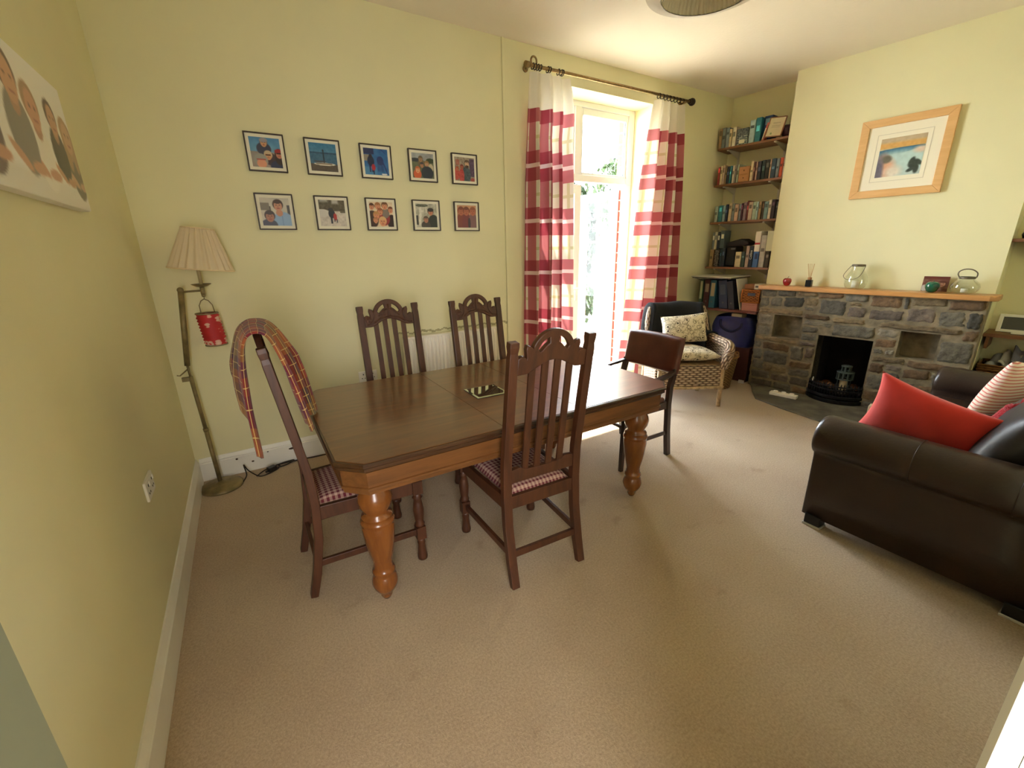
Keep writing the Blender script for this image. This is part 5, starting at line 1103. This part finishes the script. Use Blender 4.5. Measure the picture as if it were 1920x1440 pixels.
to = bpy.data.objects.new('txt', cu); C.objects.link(to); dg = bpy.context.evaluated_depsgraph_get(); me = bpy.data.meshes.new_from_object(to.evaluated_get(dg)); bpy.data.objects.remove(to)
me.materials.clear(); lo = mesh_obj(me, 'spine_lettering', mat('white_lettering', (225, 222, 214), .6), t, Matrix.Translation((0, -.001, .085)) @ Matrix(((0, -1, 0, 0), (0, 0, -1, 0), (1, 0, 0, 0), (0, 0, 0, 1))))
t = thing('large_atlas', 'tall blue and white book with a red stripe on the fourth alcove shelf', 'book', F(.597, .262, SZ[4]), FROT); x = .028
MB().box(-x, x, 0, .2, 0, .17).build('cover', mat('atlas_blue', (52, 96, 160), .4), t, bev=.002); MB().box(-x, x, 0, .2, .1705, .385).build('white_spine', mat('atlas_white', (224, 218, 208), .5), t, bev=.002); MB().box(-x, x, -.0012, .0, .245, .265).build('red_stripe', mat('atlas_red', (176, 52, 60), .5), t)
MB().box(-.008, .02, -.0012, 0, .09, .15).build('emblem', mat('atlas_dark', (20, 44, 84), .5), t)
t = thing('navy_folder', 'navy folder rising behind the light grey book on the fourth alcove shelf', 'folder', F(.648, .115, SZ[4]), FROT); MB().box(-.02, .02, 0, .09, 0, .385).build('cover', mat('navy_board', (22, 26, 52), .5), t, bev=.002)
t = thing('paper_box', 'cream box standing on the dark grey book at the right of the fourth alcove shelf', 'box', F(.7255, .262, SZ[4]+.1748), FROT); MB().box(-.0345, .0345, 0, .14, 0, .21).build('case', mat('cream_card', (206, 204, 176), .7), t, bev=.002)

# lower alcove shelf with folders, board, boxes
t = thing('wall_shelf', 'lowest dark red-brown alcove shelf holding the lever arch folders', 'shelf', F(0, 0, .795), FROT, 'alcove bookshelves'); MSL = wood('red_brown_shelf', (86, 40, 28), (112, 58, 40), (4, 30, 30), .5, .1)
MB().prism([(.05, -.44), (.765, -.44), (.765, -.295) if 0 else (.765, -.44), (.760, -.002), (.003, -.002)], 0, .025).build('board', MSL, t, bev=.002)
for x in (.135, .63): MB().box(x-.012, x+.012, -.32, -.002, -.02, -.0005).build('bracket', M_BRK, t)
ZL = .82
def folder(tt, wd, h, c, label, lab=None, lean=0, n1=.41, d=.28, cn='x'):
    t = thing('lever_arch_folder', label, 'folder', F(tt, n1, ZL), FROT, 'folders on the lowest alcove shelf')
    rot = (0, R(lean), 0)
    MB().box(-wd/2, wd/2, 0, d, 0, h).build('cover', mat('folder_'+cn, c, .45), t, bev=.003, rot=rot)
    if lab: MB().box(-wd*.32, wd*.32, -.0012, .001, h*lab[0], h*lab[1]).build('spine_label', mat('folder_label_'+cn, lab[2], .7), t, rot=rot)
    b = MB(); b.lathe([(.010, 0), (.010, .002), (.006, .002), (.006, 0)], 14, M=Matrix.Translation((0, -.0005, h*.22)) @ Matrix.Rotation(R(90), 4, 'X'), cap=False); b.build('finger_ring', mat('folder_metal', (120, 120, 118), .3, .8), t, rot=rot)
folder(.080, .042, .325, (66, 96, 78), 'green folder with a tall pale label, leftmost on the lowest alcove shelf', (.3, .95, (190, 194, 160)), cn='green')
folder(.152, .068, .33, (76, 42, 50), 'maroon lever arch folder beside the green one', (.55, .85, (170, 150, 130)), cn='maroon')
folder(.226, .072, .325, (52, 104, 124), 'teal lever arch folder with a large cream label', (.42, .9, (196, 186, 152)), cn='teal')
folder(.375, .10, .33, (26, 46, 78), 'wide dark blue folder leaning beside the teal one', (.5, .85, (70, 80, 100)), cn='darkblue', lean=-7.5)
folder(.475, .07, .325, (30, 36, 52), 'blackish blue ring binder leaning right of the wide blue folder', None, lean=-11, cn='blackblue')
t = thing('leaning_board', 'thin white board leaning against the blackish blue binder', 'board', F(.569, .405, ZL+.003), FROT); MB().box(-.003, .003, 0, .26, 0, .352).build('sheet', mat('white_board', (214, 210, 200), .5), t, rot=(0, R(-14), 0))
t = thing('tray_board', 'pale flat tray board lying across the folder tops in the alcove', 'board', F(.27, .325, 1.172), FROT)
MB().box(-.245, .235, -.245, .235, .012, .026).build('top', mat('pale_laminate', (196, 198, 186), .35), t, bev=.004)
b = MB(); b.box(-.235, .225, -.235, .225, 0, .012); b.tube([(-.20, -.25, .004), (-.12, -.255, -.012), (-.05, -.25, .004)], .005, 6); b.build('frame', mat('grey_tray_frame', (110, 106, 96), .5, .3), t)
def wickbox(t, x0, x1, y0, y1, z0, z1, m):
    b = MB(); P = [(x0, y0), (x1, y0), (x1, y1), (x0, y1)]
    for i in range(4):
        (a0, b0), (a1, b1) = P[i], P[(i+1) % 4]; L = math.hypot(a1-a0, b1-b0); b.grid(lambda a, q: Vector((a0+(a1-a0)*a, b0+(b1-b0)*a, z0+(z1-z0)*q)), 2, 2, uvf=lambda a, q, L=L: (a*L, q*(z1-z0)), smooth=False)
    b.grid(lambda a, q: Vector((x0+(x1-x0)*a, y0+(y1-y0)*q, z0)), 2, 2, smooth=False); return b.build('woven_body', m, t, solid=.006)
t = thing('pink_box', 'dusty pink flat box under the wicker box on the lowest alcove shelf', 'box', F(.668, .405, ZL), FROT); MB().box(-.085, .085, 0, .3, 0, .065).build('base', mat('dusty_pink', (182, 128, 118), .7), t, bev=.003); MB().box(-.087, .087, -.002, .302, .065, .088).build('lid', mat('dusty_pink_lid', (176, 120, 108), .7), t, bev=.003)
t = thing('wicker_box', 'orange-brown wicker box with a handle hole on the pink box', 'basket', F(.667, .405, ZL+.0885), FROT); MWB = wicker_mat('orange_wicker', (190, 118, 58), (158, 88, 40), .022, .014)
wickbox(t, -.098, .092, 0, .28, .003, .142, MWB)
b = MB()
for z in (.008, .142): b.tube([(-.099, -.003, z), (.093, -.003, z), (.093, .283, z), (-.099, .283, z)], .007, 6, closed=True)
b.tube([(-.099, -.003, .0), (-.099, -.003, .145)], .006, 6); b.tube([(.093, -.003, .0), (.093, -.003, .145)], .006, 6); b.build('rim', mat('wicker_rim', (180, 108, 50), .6), t)
MB().box(-.03, .05, -.008, -.002, .08, .112).build('handle_hole', mat('blue_grey_hole', (84, 92, 116), .7), t)
t = thing('white_carton', 'small white carton on top of the wicker box', 'box', F(.715, .36, ZL+.2385), FROT); MB().box(-.042, .042, 0, .14, 0, .06).build('carton', mat('white_carton', (216, 208, 188), .7), t, bev=.002); MB().box(-.030, .0, -.001, .001, .02, .04).build('printed_panel', mat('carton_print', (120, 110, 100), .7), t)
t = thing('brown_carton', 'brown cardboard box left of the white carton on the wicker box', 'box', F(.612, .34, ZL+.2385), FROT); MB().box(-.055, .055, 0, .16, 0, .05).build('carton', mat('brown_card', (158, 108, 78), .8), t, bev=.002)

# below the lowest shelf: maroon box, blue bag, cartons
t = thing('maroon_box', 'dark maroon storage box on the floor under the blue bag', 'box', F(.50, .44, 0), FROT); MB().box(-.24, .255, 0, .38, 0, .40).build('box', mat('dark_maroon_board', (62, 26, 24), .6), t, bev=.005); MB().box(-.05, .05, -.004, 0, .30, .33).build('handle', mat('maroon_handle', (40, 18, 16), .5), t)
t = thing('blue_bag', 'large royal blue shopping bag slumped in the alcove beside the fireplace', 'bag', F(.50, .25, .40), FROT); M_BAG = mat('blue_woven_plastic', (26, 34, 96), .4, var=.15, vs=12, bmp=.5, bs=18)
def bagf(a, q):
    an = a*2*PI; k = (abs(math.cos(an))**4+abs(math.sin(an))**4)**-.25; s = 1.0+.08*math.sin(3*an+5*q)*q
    return Vector((.24*k*math.cos(an)*s*(.92+.1*math.sin(q*PI)), -.02+.17*k*math.sin(an)*s, .335*q-.014*q*math.sin(an*2+1)))
b = MB(); b.grid(bagf, 64, 24, closeu=True); b.prism([(.24*(abs(math.cos(a))**4+abs(math.sin(a))**4)**-.25*math.cos(a)*.92, -.02+.17*(abs(math.cos(a))**4+abs(math.sin(a))**4)**-.25*math.sin(a)) for a in [2*PI*i/32 for i in range(32)]], .0, .004); b.build('bag', M_BAG, t, keepn=True)
b = MB(); b.sweep(cat([(-.12, -.19, .30), (-.10, -.20, .22), (.02, -.20, .17), (.12, -.20, .23), (.13, -.19, .30)]), [(-.012, -.0015), (.012, -.0015), (.012, .0015), (-.012, .0015)], up=(0, 1, 0)); b.build('handle', mat('navy_webbing', (20, 24, 66), .7), t)
t = thing('cream_carton', 'small cream carton peeping out behind the top of the blue bag', 'box', F(.535, .42, .7355) if 0 else F(.535, .25, .729), FROT)
MB().box(-.06, .06, -.14, -.02, 0, .045).build('carton', mat('cream_carton', (190, 176, 148), .7), t, bev=.002)
t = thing('green_sprig', 'small green leafy sprig in front of the blue bag', 'plant', F(.33, .475, .40), FROT); b = MB(); rl = random.Random(8)
for i in range(16):
    a = rl.random()*6.28; p = Vector((.045*math.cos(a)*rl.random(), .02*math.sin(a), .02+.10*rl.random())); M = Matrix.Translation(p) @ Matrix.Rotation(a, 4, 'Z') @ Matrix.Rotation(rl.random(), 4, 'X'); s = .03
    b._f([b.bm.verts.new(M @ Vector(c)) for c in ((-s*.4, 0, 0), (0, -s, .006), (s*.4, 0, 0), (0, s, .006))])
b.build('leaves', mat('sprig_green', (40, 104, 48), .5), t)
MB().tube([(0, 0, 0), (.0, 0, .1)], .003, 6).build('stem', mat('sprig_stem', (50, 90, 40), .6), t)

# wicker basket on the floor beside the armchair
t = thing('laundry_basket', 'tall brown wicker basket on the carpet between armchair and fireplace', 'basket', (4.93, -.66, 0)); M_WK = wicker_mat('brown_wicker', (166, 128, 78), (116, 82, 46), .026, .015)
b = MB(); prof = [(.155+.045*z/.36, z) for z in np.linspace(.004, .36, 10)]; b.lathe(prof, 40, cap=False, uv=1.1); b.lathe([(1e-4, .004), (.155, .004)], 40, cap=False); b.build('woven_body', M_WK, t, solid=.008, keepn=True)
b = MB()
b.tube([((.203)*math.cos(2*PI*k/40), .203*math.sin(2*PI*k/40), .36) for k in range(40)], .012, 8, closed=True)
b.build('rim', mat('wicker_rim_brown', (140, 100, 56), .6), t)
b = MB(); b.tube(cat([(-.06, -.20, .36), (-.05, -.205, .41), (0, -.21, .43), (.05, -.205, .41), (.06, -.20, .36)]), .007, 6); b.build('handle', mat('wicker_rim_brown', (140, 100, 56), .6), t)
t = MB().box(-.04, .04, -.03, .03, 0, .022).build('paper_scrap', mat('white_paper_scrap', (205, 200, 196), .8), None, loc=(5.27, -.77, 0), rot=(0, 0, .5), bev=.004); tag(t, 'small white packet on the carpet at the foot of the fireplace corner', 'packet')

# ------------------------------------------------------------------ wicker armchair
M_WA = wicker_mat('pale_wicker', (200, 178, 152), (142, 114, 90), .034, .022); M_WP = mat('pale_cane', (182, 156, 122), .55, var=.15, vs=30)
ac = thing('wicker_armchair', 'pale wicker armchair in the corner with a dark cover over its back', 'armchair', (4.225, -.70, 0), R(148.6))
def upath(s):      # s 0..1 around the U: front +x (viewer's left) -> back -> front -x
    P = [(.325, .27), (.325, .0), (.31, -.16), (.24, -.25), (.10, -.275), (0, -.28), (-.10, -.275), (-.24, -.25), (-.31, -.16), (-.325, .0), (-.325, .27)]
    k = s*(len(P)-1); i = min(int(k), len(P)-2); f = k-i; p = [Vector(P[max(0, min(len(P)-1, j))]) for j in (i-1, i, i+1, i+2)]
    return .5*((2*p[1])+(p[2]-p[0])*f+(2*p[0]-5*p[1]+4*p[2]-p[3])*f*f+(3*p[1]-p[0]-3*p[2]+p[3])*f**3)
def utop(s):
    d = abs(s-.5)*2; return .925 if d < .44 else (.925-.295*(.5-.5*math.cos(PI*(d-.44)/.20)) if d < .64 else .63-.01*(d-.64))
def wallf(a, q):
    p = upath(a); zt = utop(a); z = .20+(zt-.20)*q; out = 1+.06*q*(1-q)+.05*max(0, q-.5)
    return Vector((p.x*out, p.y*(1+.10*max(0, q-.3) if p.y < 0 else 1), z))
b = MB(); b.grid(wallf, 60, 24, uvf=lambda a, q: (a*1.7, q*.7)); b.build('woven_shell', M_WA, ac, solid=.018, keepn=True)
b = MB(); b.tube([wallf(a, 1.0)+Vector((0, 0, 0)) for a in np.linspace(0, 1, 61)], [.045 if abs(a-.5)*2 > .62 else .03 for a in np.linspace(0, 1, 61)], 12, uvs=.25); b.build('rolled_arm', M_WA, ac)
for sx in (-1, 1): MB().tube(cat([(sx*.325, .27, .63), (sx*.33, .315, .615), (sx*.325, .335, .56), (sx*.315, .315, .48), (sx*.31, .285, .40)]), [.045]*24+[.042]*8+[.04], 12, uvs=.25).build('arm_scroll', M_WA, ac)
b = MB(); b.grid(lambda a, q: Vector((-.32+.64*a, .285+.018*math.sin(a*PI), .20+.225*q)), 30, 8, uvf=lambda a, q: (a*.64, q*.225)); b.build('front_panel', M_WA, ac, solid=.018, keepn=True)
b = MB(); b.box(-.31, .31, -.25, .28, .395, .42); b.build('seat', M_WP, ac)
b = MB(); b.tube([(-.325+.65*a, .295+.018*math.sin(a*PI), .205) for a in np.linspace(0, 1, 20)], .016, 8); b.build('lower_rail', M_WP, ac)
for sx in (-1, 1):
    for y in (.285, -.22): MB().tube([(sx*.305, y, 0), (sx*.305, y, .42)], [.020, .022], 12).build('leg', M_WP, ac)
def throwf(a, q):
    s = .13+.74*a; p = upath(s); n = Vector((p.x, p.y, 0)).normalized(); zt = utop(s)+.045+.006*math.sin(14*a)
    k = abs(q-.5)*2; sg = 1 if q > .5 else -1
    lo = .46 if q < .5 else .44+.05*math.sin(7*a)
    off = .062*math.sin(min(1, k*5)*PI/2)*sg; z = zt-(zt-lo)*max(0, k-.05)**1.15+.008*math.sin(23*a)*k
    base = wallf(s, max(0, min(1, (z-.20)/(utop(s)-.20))))
    return Vector((base.x, base.y, z))+n*(off+.006*math.sin(17*a+3*q)*k)
b = MB(); b.grid(throwf, 60, 50); o = b.build('chair_throw', mat('black_knit', (22, 23, 26), .95, sheen=.05, bmp=.5, bs=160), None, solid=.008, keepn=True)
o.location = ac.location; o.rotation_euler = ac.rotation_euler; tag(o, 'black throw draped over the back of the wicker armchair', 'throw')
def toile():
    m, nt, b = base_mat('printed_cotton'); tc = N(nt, 'ShaderNodeTexCoord'); vo = N(nt, 'ShaderNodeTexVoronoi', feature='F1'); vo.inputs['Scale'].default_value = 16; nt.links.new(tc.outputs['Object'], vo.inputs[0])
    r = ramp(nt, [(0, rgba((84, 74, 60))), (.14, rgba((60, 52, 46))), (.2, rgba((206, 194, 166))), (.33, rgba((216, 204, 178))), (.40, rgba((88, 80, 66))), (.44, rgba((210, 198, 170))), (1, rgba((220, 208, 184)))]); nt.links.new(vo.outputs[0], r.inputs[0])
    n = N(nt, 'ShaderNodeTexNoise'); n.inputs['Scale'].default_value = 22; n.inputs['Detail'].default_value = 5; nt.links.new(tc.outputs['Object'], n.inputs[0]); r2 = ramp(nt, [(.50, (1, 1, 1, 1)), (.54, (.42, .38, .34, 1)), (.60, (1, 1, 1, 1))]); nt.links.new(n.outputs[0], r2.inputs[0])
    c = mixc(nt, 1.0, r.outputs[0], r2.outputs[0], 'MULTIPLY'); nt.links.new(c, b.inputs['Base Color']); b.inputs['Roughness'].default_value = .9; return m
M_TO = toile(); AM = Matrix.Translation((4.225, -.70, 0)) @ Matrix.Rotation(R(148.6), 4, 'Z')
def acp(*L): return [AM @ Vector(p) for p in L]
o = MB().cushion(acp((.30, .26, .505), (-.29, .29, .505), (-.27, -.17, .50), (.28, -.19, .50)), .15, ear=.05).build('seat_cushion', M_TO); tag(o, 'flat seat cushion in grey printed cream cotton on the wicker armchair', 'cushion')
o = MB().cushion(acp((.22, .03, .575), (-.26, .0, .60), (-.28, -.14, .88), (.20, -.13, .84)), .13, ear=.07).build('cushion', M_TO); tag(o, 'upright scatter cushion in grey printed cream cotton leaning on the black throw', 'cushion')

# ------------------------------------------------------------------ leather sofa
M_SOFA = mat('dark_brown_leather', (46, 33, 26), .36, var=.15, vs=5, bmp=.12, bs=90, coat=.12)
sf = thing('leather_sofa', 'dark brown leather two-seat sofa with rolled arms at the right', 'sofa', (3.93, -2.98, 0)); X0, X1 = -.93, .93; YB, YA = -.47, .45
# local: front +y ; arm front face y=.43 (roll) , panel front .42
def arm(sx):
    b = MB(); xo = X1; prof = []
    P = [(xo-.0, .06), (xo-.005, .30), (xo+.0, .42)]
    roll = arc(xo-.05, .54, .108, .108, R(-62), R(215), 26)
    P = [(xo-.002, .06), (xo-.006, .25), (xo-.004, .42)]+roll+[(xo-.145, .45), (xo-.145, .06)]
    ys = [YB+.05, -.2, .0, .2, .40, .435, .455, .462]; scs = [1, 1, 1, 1, 1, 1, .965, .90]; cx, cz = xo-.06, .40; rings = []
    for y, s in zip(ys, scs): rings.append([b.bm.verts.new((sx*(cx+(px_-cx)*s), y, cz+(pz_-cz)*s if pz_ > .07 else pz_)) for px_, pz_ in P])
    m_ = len(P)
    for i in range(len(rings)-1):
        for j in range(m_): b._f([rings[i][j], rings[i][(j+1) % m_], rings[i+1][(j+1) % m_], rings[i+1][j]], True)
    b._f(rings[0]); b._f(rings[-1]); o = b.build('arm', M_SOFA, sf)
    for y in (.05, -.28): MB().tube([(sx*(px_+.001), y, pz_) for px_, pz_ in arc(xo-.05, .54, .1088, .1088, R(-50), R(190), 22)], .0022, 5, up=(0, 1, 0)).build('seam', M_SOFA, o)
for sx in (-1, 1): arm(sx)
b = MB(); b.box(X0+.13, X1-.13, YB+.05, .40, .07, .30); b.build('base', M_SOFA, sf, bev=.01)
b = MB(); b.box(X0+.02, X1-.02, YB, YB+.16, .07, .80); b.build('backrest', M_SOFA, sf, bev=.05)
for sx in (-1, 1): b = MB(); b.box(min(sx*.004, sx*.785), max(sx*.004, sx*.785), -.30, .44, .30, .46); b.build('seat_cushion', M_SOFA, sf, bev=.05)
for sx in (-1, 1):
    x0, x1 = (.0, .80) if sx > 0 else (-.835, -.005)
    b = MB(); b.cushion([(x0, -.10, .455), (x1, -.10, .455), (x1+.0, -.27, .86), (x0, -.27, .86)], .24, n=24, ear=.02); b.build('back_cushion', mat('worn_dark_leather', (44, 40, 40), .46, var=.15, vs=6, bmp=.3, bs=14, coat=.0), sf)
for x in (X0+.03, X1-.03):
    for y in (YB+.09, .40):
        o = MB().box(x-.035, x+.035, y-.04, y+.04, .012, .07).build('foot', mat('black_foot', (18, 15, 14), .5), sf, bev=.004); MB().box(x-.039, x+.039, y-.045, y+.045, 0, .013).build('carpet_protector', mat('clear_plastic_pad', (188, 184, 176), .3, bmp=.5, bs=40), o, bev=.003)
def redv():
    return mat('coral_red_velvet', (204, 52, 44), .85, sheen=.35, var=.05, vs=9)
o = MB().cushion([(3.315, -2.565, .53), (3.31, -3.10, .46), (3.245, -3.135, .765), (3.255, -2.655, .89)], .15, n=30, ear=.11, nrm=(-1, -.05, .15)).build('cushion', redv()); tag(o, 'coral red cushion propped against the near arm of the sofa', 'cushion')
def stripes():
    m, nt, b = base_mat('red_white_stripe'); u, v = uvsep(nt); k = N(nt, 'ShaderNodeMath', operation='MULTIPLY_ADD'); k.inputs[1].default_value = -.36; nt.links.new(u, k.inputs[0]); nt.links.new(v, k.inputs[2]); s = stripe_mask(nt, k.outputs[0], .05, 2, [(.0, .34, 1)]); c = mixc(nt, s, rgba((228, 208, 192)), rgba((206, 122, 114))); nt.links.new(c, b.inputs['Base Color']); b.inputs['Roughness'].default_value = .9; return m
o = MB().cushion([(3.70, -2.905, .60), (4.05, -3.04, .49), (4.22, -3.15, .87), (3.83, -3.005, .93)], .15, n=26, ear=.06).build('cushion', stripes()); tag(o, 'pink and white striped cushion on the far half of the sofa', 'cushion')
o = MB().cushion([(4.02, -2.90, .50), (4.40, -2.98, .47), (4.42, -3.14, .80), (4.04, -3.06, .82)], .13, n=20, ear=.08).build('cushion', patt('red_floral_print', (176, 72, 70), (226, 196, 176), 40, 40)); tag(o, 'red flowered cushion half hidden behind the striped one', 'cushion')
def rthrow(a, q):
    A, B, D, E_ = Vector((3.40, -3.045, .665)), Vector((3.46, -3.165, .845)), Vector((3.40, -3.085, .655)), Vector((3.42, -3.19, .73))
    p = A*(1-a)*q+B*a*q+D*(1-a)*(1-q)+E_*a*(1-q)
    return p+Vector((.02*math.sin(5*q+9*a), .05*math.sin(PI*q)+.008*math.sin(15*a+5*q), .012*math.sin(13*a)+.010*math.sin(23*a+4*q)+.02*math.sin(PI*q)))
b = MB(); b.grid(rthrow, 40, 24); o = b.build('red_throw', mat('crimson_knit', (168, 26, 40), .95, sheen=.3, bmp=.8, bs=120), None, solid=.02, keepn=True); tag(o, 'crimson knitted throw bunched below the striped cushion on the sofa', 'throw')

# ------------------------------------------------------------------ right alcove
t = thing('wall_shelf', 'brown shelf in the right alcove carrying the white digital frame', 'shelf', F(2.506, 0, .775), FROT); MB().box(.0, .70, -.30, -.001, 0, .028).build('board', M_SH, t, bev=.003)
MB().box(.02, .04, -.28, -.001, -.10, 0).build('bracket', M_SH, t)
t = thing('wall_shelf', 'short high brown shelf in the right alcove at the picture edge', 'shelf', F(2.506, 0, 1.515), FROT); MB().box(.0, .70, -.28, -.001, 0, .025).build('board', M_SH, t, bev=.003); MB().box(.10, .12, -.25, -.001, -.08, 0).build('bracket', M_SH, t)
t = thing('black_ornament', 'small black ornament on the high right alcove shelf', 'ornament', F(2.60, .2, 1.54), FROT); MB().lathe([(1e-4, 0), (.05, 0), (.06, .03), (.045, .07), (.02, .09), (1e-4, .095)], 18, cap=False).build('body', mat('black_glaze', (24, 22, 24), .3), t)
t = thing('digital_frame', 'white digital photo frame with grey screen on the right alcove shelf', 'frame', F(2.70, .22, .803), FROT); t.rotation_euler = (R(-12), 0, FROT)
b = MB(); frame4(b, -.14, .14, .012, .155, -.012, .01, .026, .026, .022, .022); b.build('bezel', mat('white_plastic_bezel', (226, 224, 212), .35), t, bev=.003); MB().box(-.115, .115, -.004, .008, .032, .135).build('screen', mat('grey_screen', (82, 84, 82), .2), t)
MB().box(-.05, .05, -.02, .02, 0, .012).build('stand', mat('white_plastic_bezel', (226, 224, 212), .35), t)
t = thing('magazine_basket', 'low wicker basket of papers under the right alcove shelf', 'basket', F(2.68, .26, .47), FROT); wickbox(t, -.15, .16, -.02, .24, .002, .07, wicker_mat('dark_wicker', (156, 106, 58), (110, 70, 34), .022, .014))
b = MB()
for z in (.03, .05, .07): b.tube([(-.153, -.023, z), (.163, -.023, z), (.163, .243, z), (-.153, .243, z)], .008, 6, closed=True)
b.build('rim', mat('wicker_rim_brown', (140, 100, 56), .6), t)
t = thing('wall_shelf', 'lowest right alcove shelf under the wicker paper basket', 'shelf', F(2.506, 0, .445), FROT); MB().box(.0, .70, -.31, -.001, 0, .025).build('board', M_SH, t, bev=.003); MB().box(.02, .04, -.28, -.001, -.10, 0).build('bracket', M_SH, t)
rp = random.Random(4)
for k, (dx, lb, c) in enumerate([(-.055, 'crumpled grey newspaper at the left of the wicker paper basket', (150, 150, 152)), (.02, 'pale folded paper in the middle of the wicker paper basket', (196, 194, 184)), (.09, 'lilac grey magazine at the right of the wicker paper basket', (138, 136, 146))]):
    b = MB(); b.grid(lambda a, q: Vector((-.07+.14*a+.02*q, -.0+.2*q, .03+.10*q*(1-.3*a)+.02*math.sin(9*a+k)+.015*math.sin(11*q+k))), 12, 12)
    o = b.build('newspaper', mat('paper_%d' % k, c, .8), None, loc=F(2.68+dx, .25-.01*k, .48+.028*k), rot=(0, 0, FROT+.15*(k-1)), solid=.01); tag(o, lb, 'paper', 'papers in the wicker basket')
